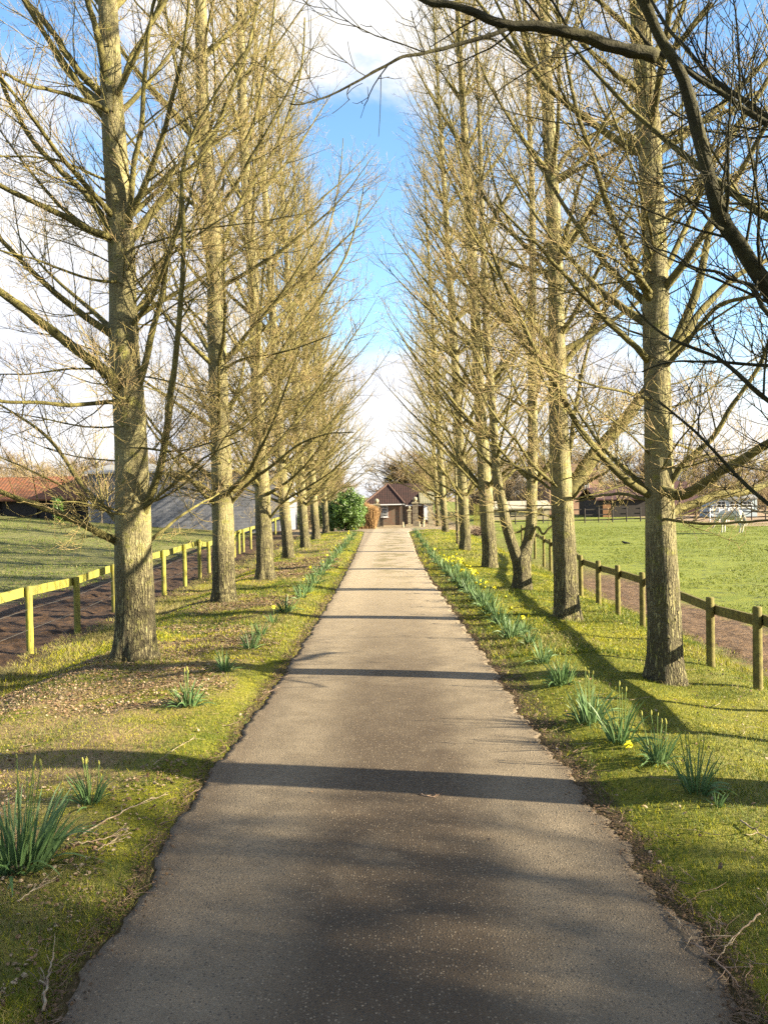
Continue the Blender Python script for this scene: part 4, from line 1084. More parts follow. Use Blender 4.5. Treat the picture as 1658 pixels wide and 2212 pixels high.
def hip(acc, x0, x1, y0, y1, z0, z1, inset=None, mat=0, ridge_x=None):
    """hipped roof; ridge runs along y with both ends inset"""
    rx = (x0 + x1) / 2 if ridge_x is None else ridge_x; i = inset if inset is not None else (x1 - x0) / 2
    A, B, C_, D = (x0, y0, z0), (x1, y0, z0), (x1, y1, z0), (x0, y1, z0)
    E, F2 = (rx, y0 + i, z1), (rx, max(y1 - i, y0 + i + .1), z1)
    acc.add([A, B, C_, D, E, F2], [np.array([(0, 1, 4), (2, 3, 5)]), np.array([(1, 2, 5, 4), (3, 0, 4, 5), (0, 3, 2, 1)])], mat, False)
def gable_x(acc, x0, x1, y0, y1, z0, z1, mat=0, th=.12):
    """ridge along x"""
    ym = (y0 + y1) / 2
    v = [(x0, y0, z0), (x1, y0, z0), (x1, ym, z1), (x0, ym, z1), (x1, y1, z0), (x0, y1, z0),
         (x0, y0, z0 - th), (x1, y0, z0 - th), (x1, ym, z1 - th), (x0, ym, z1 - th), (x1, y1, z0 - th), (x0, y1, z0 - th)]
    acc.add(v, np.array([(0, 1, 2, 3), (3, 2, 4, 5), (7, 6, 9, 8), (8, 9, 11, 10), (6, 7, 1, 0), (10, 11, 5, 4), (0, 3, 9, 6), (3, 5, 11, 9), (2, 1, 7, 8), (4, 2, 8, 10)]), mat, False)
def window(parent, x0, x1, z0, z1, y, nx, nz, frame=WHITE, bar=.035, sill=True):
    f = Acc(); e = .06
    bxs(f, x0, x0 + e, y - .05, y, z0, z1); bxs(f, x1 - e, x1, y - .05, y, z0, z1)
    bxs(f, x0 + e, x1 - e, y - .05, y, z1 - e, z1); bxs(f, x0 + e, x1 - e, y - .05, y, z0, z0 + e)
    for i in range(1, nx):
        c = x0 + (x1 - x0) * i / nx; bxs(f, c - bar / 2, c + bar / 2, y - .045, y - .005, z0 + e, z1 - e)
    for j in range(1, nz):
        c = z0 + (z1 - z0) * j / nz; bxs(f, x0 + e, x1 - e, y - .040, y - .008, c - bar / 2, c + bar / 2)
    o = f.build('window', frame, parent)
    g_ = Acc(); bxs(g_, x0 + e * .5, x1 - e * .5, y - .012, y - .002, z0 + e * .5, z1 - e * .5); g_.build('pane', GLASS, o)
    if sill:
        s = Acc(); bxs(s, x0 - .08, x1 + .08, y - .14, y - .001, z0 - .08, z0 - .003); s.build('sill', frame, o)
    return o

# cottage at the end of the drive
hs = empty('cottage', (0, 0, 0)); tag(hs, 'low stone and brick cottage with dark red pantile roof at the end of the driveway', 'house')
Yh = 90
x0, x1, zt, zb = span(789, 868, 1090, 1136, Yh)
a = Acc(); bxs(a, x0, x1, Yh, Yh + 6, zb - .6, zt); a.build('wall', STONE, hs)
rz_ = P(838, 1046, Yh + 3)[2]
a = Acc(); hip(a, x0 - .35, x1 + .35, Yh - .35, Yh + 6.35, zt - .02, rz_, inset=2.6, ridge_x=P(837, 1046, Yh + 2.3)[0])
rf = a.build('roof', TILE, hs)
a = Acc(); A0 = np.array([(x1 + .35, Yh - .35, zt + .02), (P(837, 1046, Yh + 2.3)[0], Yh + 2.25, rz_ + .03)]); A1 = np.array([(x0 - .35, Yh - .35, zt + .02), A0[1]])
tubes(a, np.stack([A0, A1]), np.full((2, 2), .11), 8, 0); a.build('ridge_tiles', simple('ridge_tile', (.12, .07, .055), (.09, .05, .04), 5), rf)
wx0, wx1, wz1, wz0 = span(811.5, 822, 1091, 1119, Yh)
window(hs, P(823, 1100, Yh)[0], P(837, 1100, Yh)[0], P(816, 1117, Yh)[2], P(816, 1092, Yh)[2], Yh, 3, 4)
a = Acc(); bxs(a, x0 - .38, x1 + .38, Yh - .47, Yh - .352, zt - .06, zt + .05); a.build('gutter', WHITE, hs)
a = Acc(); lathe(a, [(.05, zb - .3), (.05, zt - .06)], (x1 - .12, Yh - .08, 0), 8); a.build('downpipe', IRON, hs)
u0, u1, ut, ub = span(868.2, 912, 1091, 1136, Yh + 2)
a = Acc(); bxs(a, u0 + .05, u1, Yh + 2, Yh + 7, ub - .6, ut); a.build('wall', STONE, hs)
a = Acc(); gable_x(a, u0 - 1.5, u1 + .3, Yh + 1.7, Yh + 7.3, ut, rz_ + .06); a.build('roof', TILE, hs)
a = Acc(); bxs(a, u0 + .3, u1 + .3, Yh + 1.56, Yh + 1.69, ut - .10, ut + .02); a.build('gutter', WHITE, hs)
window(hs, P(898, 1100, Yh + 2)[0], P(905, 1100, Yh + 2)[0], P(900, 1118, Yh + 2)[2], P(900, 1098, Yh + 2)[2], Yh + 2, 2, 3, DARK)
v0, v1, vt, vb = span(912.2, 934, 1088, 1136, Yh + 1)
a = Acc(); bxs(a, v0 + .05, v1, Yh + 1, Yh + 6, vb - .6, vt); a.build('wall', STONE, hs)
a = Acc(); gable_x(a, v0 - .3, v1 + .3, Yh + .7, Yh + 6.3, vt + .1, P(920, 1062, Yh + 3)[2]); a.build('roof', GRTILE, hs)
dr = Acc(); bxs(dr, P(915, 1100, Yh + 1)[0], P(922, 1100, Yh + 1)[0], Yh + .94, Yh + .997, P(918, 1122, Yh + 1)[2], P(918, 1089, Yh + 1)[2]); dr.build('door', WHITE, hs)
window(hs, P(922.8, 1100, Yh + 1)[0], P(931, 1100, Yh + 1)[0], P(926, 1122, Yh + 1)[2], P(926, 1089, Yh + 1)[2], Yh + 1, 2, 2)

def pillar(px, ybot, yball, wpx, Y, label, mat, quoin=False):
    x, _, zb_ = P(px, ybot, Y); zb_ = float(gz(x, Y)); w = wpx / F_ * Y; r_ = w * .38
    zt_ = P(px, yball, Y)[2]; h = zt_ - r_ * 1.9 - zb_
    t = empty('gate_pillar', (x, Y, zb_)); tag(t, label, 'gate pillar', 'stone gate pillars with ball finials')
    a = Acc(); n = 7
    for i in range(n):
        k = .0 if i % 2 else .025
        box(a, (0, 0, h * (i + .5) / n), (w - .08 + k * 2, w - .08 + k * 2, h / n - .012))
    a.build('shaft', mat, t)
    a = Acc(); box(a, (0, 0, h + .04), (w + .12, w + .12, .09)); box(a, (0, 0, h + .12), (w - .02, w - .02, .07)); a.build('cap', DRESS, t)
    a = Acc(); z = h + .155
    lathe(a, [(r_ * .5, z), (r_ * .42, z + .05)] + [(r_ * math.sin(q), z + .04 + r_ - r_ * math.cos(q)) for q in np.linspace(.45, 3.13, 14)], S=20); a.build('ball_finial', DRESS, t)
    return t
pillar(814, 1134, 1082, 13, 80, 'tall stone gate pillar with ball finial left of the cottage window', DARKSTONE)
pillar(897, 1134, 1078, 13, 80, 'tall stone gate pillar with ball finial in front of the cottage wing', DARKSTONE)
pillar(805.5, 1134, 1101, 8, 84, 'short stone pillar with ball finial at the left end of the gateway', DARKSTONE)
pillar(884, 1134, 1098, 8, 78, 'short stone pillar with ball finial between cottage corner and tall right pillar', DRESS)
def gate(pxa, pxb, yt, yb, Y, label):
    xa, xb, zt_, zb_ = span(pxa, pxb, yt, yb, Y); zb_ = float(gz(xa, Y)) + .04
    t = empty('gate_leaf', (xa, Y, zb_)); tag(t, label, 'gate', 'open black gate leaves')
    w = xb - xa; h = zt_ - zb_
    a = Acc()
    for xx in (.03, w - .03): bxs(a, xx - .03, xx + .03, -.03, .03, 0, h)
    for zz in (.05, h * .45, h - .05): bxs(a, .06, w - .06, -.025, .025, zz - .035, zz + .035)
    a.build('frame', IRON, t)
    a = Acc()
    n = 9
    for i in range(n): bxs(a, .07 + (w - .14) * i / n, .07 + (w - .14) * (i + .86) / n, -.012, .012, .09, h * .45 - .04)
    a.build('lower_panel', IRON, t)
    for i in range(5):
        a = Acc(); c = .06 + (w - .12) * (i + .5) / 5; bxs(a, c - .012, c + .012, -.012, .012, h * .45 + .04, h - .09); a.build('bar', IRON, t)
    return t
gate(819, 827, 1104, 1135, 79, 'open black gate leaf beside the left tall pillar under the cottage window')
gate(868, 876, 1086, 1135, 82, 'open black gate leaf at the cottage corner left of the right pillars')
# quoined garden wall end at the right of the court
x, _, zz = P(929, 1134, 74); zz = float(gz(x, 74))
t = empty('quoined_pier', (x, 74, zz)); tag(t, 'pale quoined stone pier beside the right row of trees at the court', 'stone pier')
a = Acc()
for i in range(8): box(a, (.05 if i % 2 else -.05, 0, .12 + i * .245), (.46 if i % 2 else .34, .4, .235))
a.build('pier', DRESS, t)
for i, (px_, hh, w_, rr_) in enumerate([(905, .55, .16, 0), (913, .95, .3, .18), (870, .5, .2, 0)]):
    x = P(px_, 1130, 72)[0]; zz = float(gz(x, 72)); a = Acc()
    lathe(a, [(w_ * .5, 0), (w_ * .42, hh * .6), (w_ * .30, hh * .92), (.01, hh)], S=4 if i == 1 else 8)
    o = a.build('marker_stone', DRESS); o.location = (x, 72, zz - .02); o.rotation_euler = (0, rr_, .5)
    tag(o, ['short pale stone bollard in front of the right gate pillar', 'leaning pale stone slab at the right of the gateway', 'small stone bollard at the cottage corner'][i], 'stone')

# block barn on the left
Yb = 60
bl = empty('block_barn', (0, 0, 0)); tag(bl, 'long grey concrete block barn wall behind the left field', 'barn')
x0, x1 = P(191, 1100, Yb)[0], P(604, 1100, Yb)[0]
zt = P(300, 1022, Yb)[2]
a = Acc(); bxs(a, x0, x1, Yb, Yb + 11, -1.2, zt); a.build('wall', BLOCK, bl)
SHEET = simple('grey_roof_sheet', (.30, .30, .30), (.24, .24, .25), 3)
a = Acc(); gable_x(a, x0 - .3, x1 + .3, Yb - .3, Yb + 11.3, zt + .12, zt + .9, 0); a.build('roof', SHEET, bl)
a = Acc(); lathe(a, [(.06, -.2), (.06, zt - .1)], (x0 + 1.0, Yb - .1, 0), 8); a.build('downpipe', DARKSTONE, bl)
# open shed with orange roof
Ys = 62
sh = empty('open_shed', (0, 0, 0)); tag(sh, 'low open-fronted shed with orange pantile roof at the far left of the field', 'shed')
x0, x1 = P(-120, 1090, Ys)[0], P(189, 1090, Ys)[0] - .05
gzz = float(gz(x1, Ys)); ze = P(90, 1078, Ys)[2]; zr = P(90, 1030, Ys + 3)[2]
a = Acc(); bxs(a, x0, x1, Ys + 5, Ys + 5.3, gzz - 1, ze + .3); bxs(a, x1 - .3, x1, Ys + .1, Ys + 4.99, gzz - 1, ze); a.build('wall', DARK, sh)
a = Acc(); gable_x(a, x0 - .2, x1 + .1, Ys - .3, Ys + 5.9, ze, zr); a.build('roof', ORTILE, sh)
for f in (.12, .38, .64, .9):
    c = x0 + (x1 - x0) * f; a = Acc(); bxs(a, c - .1, c + .1, Ys, Ys + .2, gzz - 1, ze); a.build('post', DARK, sh)
a = Acc(); bxs(a, x0 + (x1 - x0) * .38, x1 - .35, Ys + .25, Ys + .35, gzz - 1, ze - .05); a.build('panel', DARK, sh)

def leaf_cloud(acc, c, rad_, n, size, seed, lump=.25, mat=0):
    rg_ = np.random.default_rng(seed)
    d = nrm(rg_.normal(size=(n, 3))); ph = rg_.uniform(0, 6, 6)
    lumpv = 1 + lump * (np.sin(d[:, 0] * 5 + ph[0]) * np.sin(d[:, 1] * 5 + ph[1]) + .7 * np.sin(d[:, 2] * 7 + ph[2]) * np.sin(d[:, 0] * 8 + ph[3]))
    r_ = (rg_.random(n) ** .35 * lumpv)[:, None]
    p = np.array(c) + d * r_ * np.array(rad_)
    u = nrm(rg_.normal(size=(n, 3)) + [0, 0, .2]); w = nrm(np.cross(u, d + rg_.normal(0, .6, (n, 3))))
    s = (size * rg_.uniform(.6, 1.2, n))[:, None]
    v = np.stack([p - u * s, p - w * s * .38, p + u * s, p + w * s * .38], 1)
    acc.add(v, np.arange(4 * n).reshape(n, 4), mat, False)
LAUREL = NT('laurel_leaf'); LAUREL.col(LAUREL.mix(LAUREL.ramp(LAUREL.noise(4, 3), .35, .65), (.05, .12, .012), (.12, .21, .02))); LAUREL.b.inputs['Roughness'].default_value = .5; LAUREL.b.inputs['Specular IOR Level'].default_value = .5
LAUREL = LAUREL.m
gb = G(752, 1147); Yl = gb[1] + 1.3; s_ = Yl / F_
a = Acc(); cx, cz = P(752, 1108, Yl)[0], P(752, 1104, Yl)[2]
leaf_cloud(a, (0, 0, cz - gb[2]), (36 * s_, 1.3, 43 * s_), 15000, .075, 81, .30)
leaf_cloud(a, (.25 * 36 * s_, -.2, cz - gb[2] + .1), (27 * s_, 1.0, 38 * s_), 5000, .07, 82, .2)
leaf_cloud(a, (-.75 * 36 * s_, .5, (cz - gb[2]) * .75), (26 * s_, 1.0, 32 * s_), 5000, .07, 83, .2)
lb = empty('laurel_bush', (cx, Yl, gb[2])); tag(lb, 'big glossy green laurel bush at the left side where the driveway ends', 'bush')
a.build('foliage', LAUREL, lb)
a = Acc(); rg = np.random.default_rng(84); p0 = rg.normal(0, .12, (9, 3)) * [1, 1, 0] - [0, 0, .1]
d0 = rg.normal(0, .35, (9, 3)); d0[:, 2] = 1; tubes(a, grow(p0, d0, np.full(9, 2.2), 6, .1, .08, rg), taper(9, 7, np.full(9, .05), np.full(9, .012)), 6); a.build('stems', BARK, lb)
# tan reed hedge
a = Acc(); rg = np.random.default_rng(85); n = 3800; Yr_ = 62
xa, xb = P(770, 1110, Yr_)[0], P(811, 1110, Yr_)[0]; hx = (P(795, 1080, Yr_)[2])
p0 = np.stack([rg.uniform(xa, xb, n), Yr_ + rg.uniform(0, 2.5, n), np.zeros(n)], 1); p0[:, 2] = gz(p0[:, 0], p0[:, 1])
d0 = rg.normal(0, .10, (n, 3)); d0[:, 2] = 1
fx = (p0[:, 0] - xa) / (xb - xa)
tubes(a, grow(p0, d0, (hx - p0[:, 2]) * rg.uniform(.75, 1.02, n) * (1.0 - .25 * fx), 4, 0, .05, rg), taper(n, 5, np.full(n, .011), np.full(n, .008)), 3)
tag(a.build('beech_hedge', simple('dry_beech_hedge', (.46, .29, .13), (.34, .20, .09), 7, bump=0)), 'tan dry brown hedge between the laurel bush and the left gate pillar', 'hedge')
# brushwood heap and paling on the right
g = G(1036, 1156); a = Acc(); rg = np.random.default_rng(86); n = 520
th = rg.uniform(0, 6.28, n); rr_ = rg.random(n) ** .5
p0 = np.stack([np.cos(th) * rr_ * .75, np.sin(th) * rr_ * .6, rg.random(n) * (1 - rr_) * .75], 1)
d0 = rg.normal(0, 1, (n, 3)); d0[:, 2] *= .4
tubes(a, grow(p0, d0, rg.uniform(.3, 1.0, n), 5, -.35, .12, rg), taper(n, 6, np.full(n, .014), np.full(n, .005)), 4)
o = a.build('brushwood_heap', STICKD); o.location = g
tag(o, 'dark heap of cut brushwood behind the fourth right-hand tree', 'brush pile')
g = G(1036, 1130); Yp = 66; xa, xb = P(1022, 1110, Yp)[0], P(1050, 1110, Yp)[0]; zg = float(gz(xa, Yp)); hz_ = P(1036, 1087, Yp)[2] - zg
t = empty('paling_fence', (xa, Yp, zg)); tag(t, 'upright wooden paling panel behind the brushwood heap', 'fence')
for i in range(9):
    a = Acc(); c = (xb - xa) * (i + .5) / 9; bxs(a, c - .035, c + .035, -.02, .02, 0, hz_ * (1 - .03 * (i % 3))); a.build('pale', WOOD, t)
for zz in (.3, .8):
    a = Acc(); bxs(a, 0, xb - xa, .021, .06, hz_ * zz - .04, hz_ * zz + .04); a.build('rail', WOOD, t)

# far fence across the right field
Yf = 71
pts = []
for px_ in np.arange(1052, 1760, 30):
    x = P(px_, 1110, Yf)[0]; pts.append((np.array([x, Yf, float(gz(x, Yf))]), 1.25))
fence('field_fence', pts, 'dark three-rail timber fence across the far end of the right field', 1, .10, .05, nrail=3, mat=DARK)
# farm buildings beyond the right field
def building(name, x0p, x1p, yt, yb, ridge, Y, depth, wallm, roofm, label, cat='barn', wins=(), door=None, doorm=None):
    t = empty(name, (0, 0, 0)); tag(t, label, cat)
    x0, x1, zt, zb = span(x0p, x1p, yt, yb, Y)
    a = Acc(); bxs(a, x0, x1, Y, Y + depth, -1.0, zt); a.build('wall', wallm, t)
    zr = P((x0p + x1p) / 2, ridge, Y + depth / 2)[2]
    a = Acc(); gable_x(a, x0 - .25, x1 + .25, Y - .3, Y + depth + .3, zt + .125, max(zr, zt + .4)); a.build('roof', roofm, t)
    for (wx0, wx1, wy0, wy1) in wins:
        q = span(wx0, wx1, wy0, wy1, Y); window(t, q[0], q[1], q[3], q[2], Y, 2, 2)
    if door:
        q = span(*door, Y); a = Acc(); bxs(a, q[0], q[1], Y - .06, Y - .003, q[3], q[2]); a.build('door', doorm or DARK, t)
    return t
PINKB = brick_mat('pinkish_brick', (.45, .24, .16), (.50, .30, .20), (.45, .36, .28), 3.0)
CREAM = simple('cream_render', (.44, .37, .24), (.38, .32, .2), 3)
MAROON = simple('dark_maroon_boarding', (.060, .028, .030), (.085, .04, .04), 6)
ODOOR = simple('orange_brown_door', (.30, .15, .07), (.24, .12, .06), 7)
building('farmhouse', 1186, 1292, 1034, 1100, 1002, 100, 8, PINKB, simple('dull_brown_tile', (.20, .12, .08), (.14, .09, .06), 4), 'pinkish brick farmhouse showing between the forked tree and the second right tree', 'house', wins=[(1208, 1216, 1042, 1056), (1262, 1271, 1042, 1056)])
building('stable', 1062, 1186, 1100, 1122, 1082, 82, 5, CREAM, simple('pale_roof_sheet', (.46, .41, .31), (.40, .35, .27), 3), 'low cream stable with pale roof behind the forked tree', 'stable', door=(1090, 1102, 1103, 1122))
building('timber_barn', 1292, 1400, 1080, 1122, 1052, 86, 9, DARK, MAROON, 'dark timber barn with an orange brown door right of the second right tree', 'barn', door=(1301, 1318, 1088, 1120), doorm=ODOOR)
building('maroon_barn', 1402, 1512, 1092, 1122, 1040, 88, 9, MAROON, MAROON, 'dark maroon boarded barn behind the nearest right tree', 'barn')
cb = building('mobile_cabin', 1536, 1634, 1078, 1108, 1073, 80, 3.2, simple('pale_blue_panel', (.50, .58, .62), (.44, .52, .57), 2, .5), SHEET, 'pale blue-grey cabin with wide windows beyond the right field', 'cabin', wins=[(1546, 1566, 1083, 1096), (1574, 1594, 1083, 1096), (1602, 1622, 1083, 1096)])
pts = []
for px_ in np.linspace(1532, 1592, 4):
    x = P(px_, 1110, 68)[0]; pts.append((np.array([x, 68, float(gz(x, 68))]), 1.1))
fence('white_rails', pts, 'short run of white painted rails in front of the pale cabin', 1, .12, .045, nrail=3, mat=WHITE)

# ------------------------------------------------------------------ bare woods behind
def wood_variant(seed, n1=34, H=9.5, dens=1.0):
    rg_ = np.random.default_rng(seed); a = Acc(); z = np.array([0, 1.2, 2.4, 4, 5.8, 7.4]) * H / 9.5
    path = np.stack([np.cumsum(rg_.normal(0, .12, 6)), np.cumsum(rg_.normal(0, .12, 6)), z], 1); path[0, :2] = 0
    Pt, rr_ = trunk_mesh(a, path, np.array([.28, .24, .2, .15, .09, .03]), seed, S=12, K=30, floor=-.3)
    c = Acc(); zz = rg_.uniform(1.4, 7.2, n1) * H / 9.5; az = rg_.uniform(0, 6.28, n1); el = R(1) * rg_.uniform(15, 65, n1)
    p = path_at(Pt, zz); d = np.stack([np.cos(az) * np.cos(el), np.sin(az) * np.cos(el), np.sin(el)], 1)
    L = (H * .46) * rg_.uniform(.6, 1.1, n1) * (1.1 - .5 * zz / H)
    LP = grow(p, d, L, 8, .35, .13, rg_); LR = taper(n1, 9, np.full(n1, .07), np.full(n1, .015)); tubes(c, LP, LR, 5, 0)
    p, d, r_, t_, pi = side(LP, LR, int(12 * dens), rg_, .15, 1, (30, 65))
    P2 = grow(p, d, rg_.uniform(.5, 1.7, len(p)), 5, .3, .14, rg_); R2 = taper(len(p), 6, np.minimum(r_, .03), np.full(len(p), .012)); tubes(c, P2, R2, 3, 1)
    p, d, r_, t_, pi = side(P2, R2, int(8 * dens), rg_, .15, 1, (30, 60))
    P3 = grow(p, d, rg_.uniform(.25, .8, len(p)), 3, .3, .13, rg_); tubes(c, P3, taper(len(p), 4, np.full(len(p), .011), np.full(len(p), .007)), 3, 1)
    return a.mesh('trunk', FARBARK), c.mesh('crown', [FARBARK, FARTWIG])
WV = [wood_variant(401), wood_variant(411, 40), wood_variant(421, 30, dens=1.15)]
def wtree(px_, ytop, Y, vi, label, group, ang):
    x = P(px_, 1100, Y)[0]; z = float(gz(x, Y)); s = (P(px_, ytop, Y)[2] - z) / 9.6
    t = empty('bare_tree', (x, Y, z), ang); tag(t, label, 'tree', group)
    for nm, me in (('trunk', WV[vi][0]), ('crown', WV[vi][1])):
        o = bpy.data.objects.new(nm, me); col.objects.link(o); o.parent = t; o.scale = (s * 1.15, s * 1.15, s)
    return t
rg = np.random.default_rng(91)
for i, (x, y, s, v_) in enumerate(SHADETREES):
    t = empty('bare_tree', (x, y, float(gz(x, y))), i * 2.0); tag(t, ['bare spreading tree in the right field level with the camera', 'bare spreading tree in the right field behind the camera', 'bare tree standing farther out in the right field'][i], 'tree')
    for nm, me in (('trunk', WV[v_][0]), ('crown', WV[v_][1])):
        o = bpy.data.objects.new(nm, me); col.objects.link(o); o.parent = t; o.scale = (s, s, s)
GW1, GW2 = 'bare brown trees behind the farm buildings on the right', 'bare trees behind the barn on the left'
xsR = [905, 950, 1000, 1050, 1098, 1140, 1190, 1240, 1292, 1345, 1395, 1440, 1490, 1540, 1590, 1640, 1690]
for i, q in enumerate(xsR):
    wtree(q, 962 + rg.uniform(-14, 20) + (22 if q < 960 else 0), 112 + rg.uniform(-8, 14), i % 3, f'bare brown tree in the wood beyond the right field, {ORDN[i]} from the left', GW1, rg.uniform(0, 6))
xsL = [-60, -10, 45, 105, 165, 225, 285, 345, 405, 465, 525, 585, 645, 700, 742]
for i, q in enumerate(xsL):
    wtree(q, 972 + rg.uniform(-22, 24) + (30 if q > 680 else 0), 90 + rg.uniform(-6, 10), (i + 1) % 3, f'bare pinkish brown tree in the wood beyond the left barn, {ORDN[i]} from the left', GW2, rg.uniform(0, 6))
# tangled scrub filling the foot of the woods
def scrub(x0p, x1p, Y0_, Y1_, n, h, seed, label):
    rg_ = np.random.default_rng(seed); Yv = rg_.uniform(Y0_, Y1_, n); xa, xb = P(x0p, 1100, 1)[0], P(x1p, 1100, 1)[0]
    x = rg_.uniform(xa, xb, n) * Yv; p = np.stack([x, Yv, gz(x, Yv)], 1); d = rg_.normal(0, .3, (n, 3)); d[:, 2] = 1
    a = Acc(); LL = h * rg_.uniform(.5, 1.1, n); LP = grow(p, d, LL, 5, 0, .14, rg_); LR = taper(n, 6, np.full(n, .03), np.full(n, .010)); tubes(a, LP, LR, 3)
    p, d, r_, t_, pi = side(LP, LR, 7, rg_, .2, 1, (25, 60)); tubes(a, grow(p, d, rg_.uniform(.4, 1.5, len(p)), 4, .2, .15, rg_), taper(len(p), 5, np.full(len(p), .012), np.full(len(p), .008)), 3)
    tag(a.build('scrub', FARTWIG), label, 'scrub', kind='stuff')
scrub(1000, 1740, 104, 128, 2600, 5.0, 92, 'tangled brown scrub at the foot of the wood beyond the right field')
scrub(-100, 745, 76, 92, 2200, 4.2, 93, 'tangled pinkish scrub behind the block barn')
# ivy-clad tree behind the cottage
IVY = simple('ivy_leaf', (.035, .060, .015), (.06, .085, .02), 5, .5, bump=0)
for px_, yt_, Yv, sx, lab in [(868, 956, 104, 1.75, 'spreading bare tree hung with dark ivy rising behind the cottage roof'), (915, 985, 108, 1.2, 'ivy-clad bare tree behind the right end of the cottage')]:
    x = P(px_, 1100, Yv)[0]; z = float(gz(x, Yv)); s = (P(px_, yt_, Yv)[2] - z) / 9.6
    t = empty('ivy_tree', (x, Yv, z), 1.0 if sx > 1.3 else 3.0); tag(t, lab, 'tree')
    for nm, me in (('trunk', WV[1][0]), ('crown', WV[1][1])):
        o = bpy.data.objects.new(nm, me); col.objects.link(o); o.parent = t; o.scale = (s * sx, s * sx, s)
    a = Acc(); rg_ = np.random.default_rng(int(px_))
    for k in range(26):
        az, zz, rr_ = rg_.uniform(0, 6.28), rg_.uniform(2.2, 7.5), rg_.uniform(0, 2.2)
        leaf_cloud(a, (math.cos(az) * rr_, math.sin(az) * rr_, zz * s), (rg_.uniform(.3, .8), rg_.uniform(.3, .8), rg_.uniform(.25, .6)), 320, .10, 1000 + k + int(px_), .4)
    a.build('ivy', IVY, t)
# ivy clump by the shed
for i, (px_, py_, w_, h_, lab) in enumerate([(128, 1116, 26, 52, 'small bright ivy bush in front of the open shed'), (640, 1140, 34, 50, 'dark evergreen bush behind the fence between the fourth and fifth left trees'), (690, 1128, 40, 56, 'dark evergreen bush behind the last trees of the left row')]):
    Yv = [60.5, 72, 70][i]; x = P(px_, 1100, Yv)[0]; z = float(gz(x, Yv)); s = Yv / F_
    a = Acc(); leaf_cloud(a, (0, 0, h_ * s * .5), (w_ * s / 2, .7, h_ * s / 2), 3500, .08, 95 + i, .25); o = a.build('evergreen_bush', LAUREL if i == 0 else IVY); o.location = (x, Yv, z); tag(o, lab, 'bush')

# ------------------------------------------------------------------ horse and bird
def skinned(name, V, E, Rr, mat, vox=.028):
    """one continuous body: overlapping tapered limbs fused by a voxel remesh and smoothed"""
    a = Acc(); Rr = [r_ if not isinstance(r_, tuple) else r_[0] for r_ in Rr]
    def ball(c, r_):
        lathe(a, [(max(r_ * math.sin(q), .0005), -r_ * math.cos(q)) for q in np.linspace(0, math.pi, 9)], c, 14)
    for p_, r_ in zip(V, Rr): ball(p_, r_)
    for i_, j_ in E:
        for f in np.linspace(0, 1, 9)[1:-1]:
            ball(tuple(np.array(V[i_]) * (1 - f) + np.array(V[j_]) * f), Rr[i_] * (1 - f) + Rr[j_] * f)
    o = a.build(name, mat)
    m = o.modifiers.new('r', 'REMESH'); m.mode = 'VOXEL'; m.voxel_size = vox; m.use_smooth_shade = True
    m = o.modifiers.new('s', 'SMOOTH'); m.iterations = 5; m.factor = .6
    dg = bpy.context.evaluated_depsgraph_get(); m2 = bpy.data.meshes.new_from_object(o.evaluated_get(dg))
    bpy.data.objects.remove(o); m2.name = name; m2.materials.clear(); m2.materials.append(mat)
    o = bpy.data.objects.new(name, m2); col.objects.link(o); return o
V = [(-.02, 0, 1.12), (.42, 0, 1.04), (.82, 0, 1.06), (1.04, 0, 1.12), (1.28, 0, .92), (1.46, 0, .68), (1.56, 0, .50), (1.66, 0, .28)]
Rr = [.27, .30, .27, .19, .135, .105, .095, .06]; E = [(i, i + 1) for i in range(7)]
for s in (-1, 1):
    b = len(V); V += [(-.12, .17 * s, 1.0), (.02, .18 * s, .76), (-.24, .16 * s, .48), (-.19, .15 * s, .15), (-.14, .15 * s, .03)]; Rr += [.17, .115, .062, .045, .058]
    E += [(0, b), (b, b + 1), (b + 1, b + 2), (b + 2, b + 3), (b + 3, b + 4)]
    b = len(V); V += [(.92, .15 * s, .92), (.93, .15 * s, .66), (.96, .15 * s, .45), (.95, .15 * s, .14), (.99, .15 * s, .03)]; Rr += [.14, .09, .056, .042, .056]
    E += [(2, b), (b, b + 1), (b + 1, b + 2), (b + 2, b + 3), (b + 3, b + 4)]
    b = len(V); V += [(1.46, .06 * s, .80), (1.47, .075 * s, .90)]; Rr += [.03, .012]; E += [(5, b), (b, b + 1)]
COAT = simple('pale_grey_coat', (.70, .68, .58), (.58, .56, .47), 4, .7)
hb = skinned('body', V, E, Rr, COAT)
gh = G(1588, 1151)
hr = empty('horse', (gh[0] + .15, gh[1], gh[2])); hb.parent = hr
a = Acc(); rg = np.random.default_rng(96); n = 60
p0 = np.array([-.28, 0, 1.20]) + rg.normal(0, .02, (n, 3)); d0 = np.array([-.3, 0, -.6]) + rg.normal(0, .1, (n, 3))
tubes(a, grow(p0, d0, rg.uniform(.6, .85, n), 7, -1.5, .04, rg), taper(n, 8, np.full(n, .014), np.full(n, .008)), 5); a.build('tail', simple('horse_hair', (.55, .52, .44), (.42, .39, .32), 8), hr)
a = Acc(); n = 70; f = rg.random(n)[:, None]; p0 = np.array([1.04, 0, 1.29]) * (1 - f) + np.array([1.44, 0, .80]) * f + rg.normal(0, .015, (n, 3))
d0 = np.array([.1, 0, -.1]) + rg.normal(0, .15, (n, 3)) + np.array([0, -.5, .2]); tubes(a, grow(p0, d0, np.full(n, .2), 4, -1.5, .05, rg), taper(n, 5, np.full(n, .012), np.full(n, .006)), 5); a.build('mane', bpy.data.materials['horse_hair'], hr)
hr.rotation_euler = (0, 0, R(180 - 52)); hr.scale = (.98,) * 3
tag(hr, 'white horse grazing near the pale cabin at the far right of the field', 'horse')
g = G(1349, 1176)
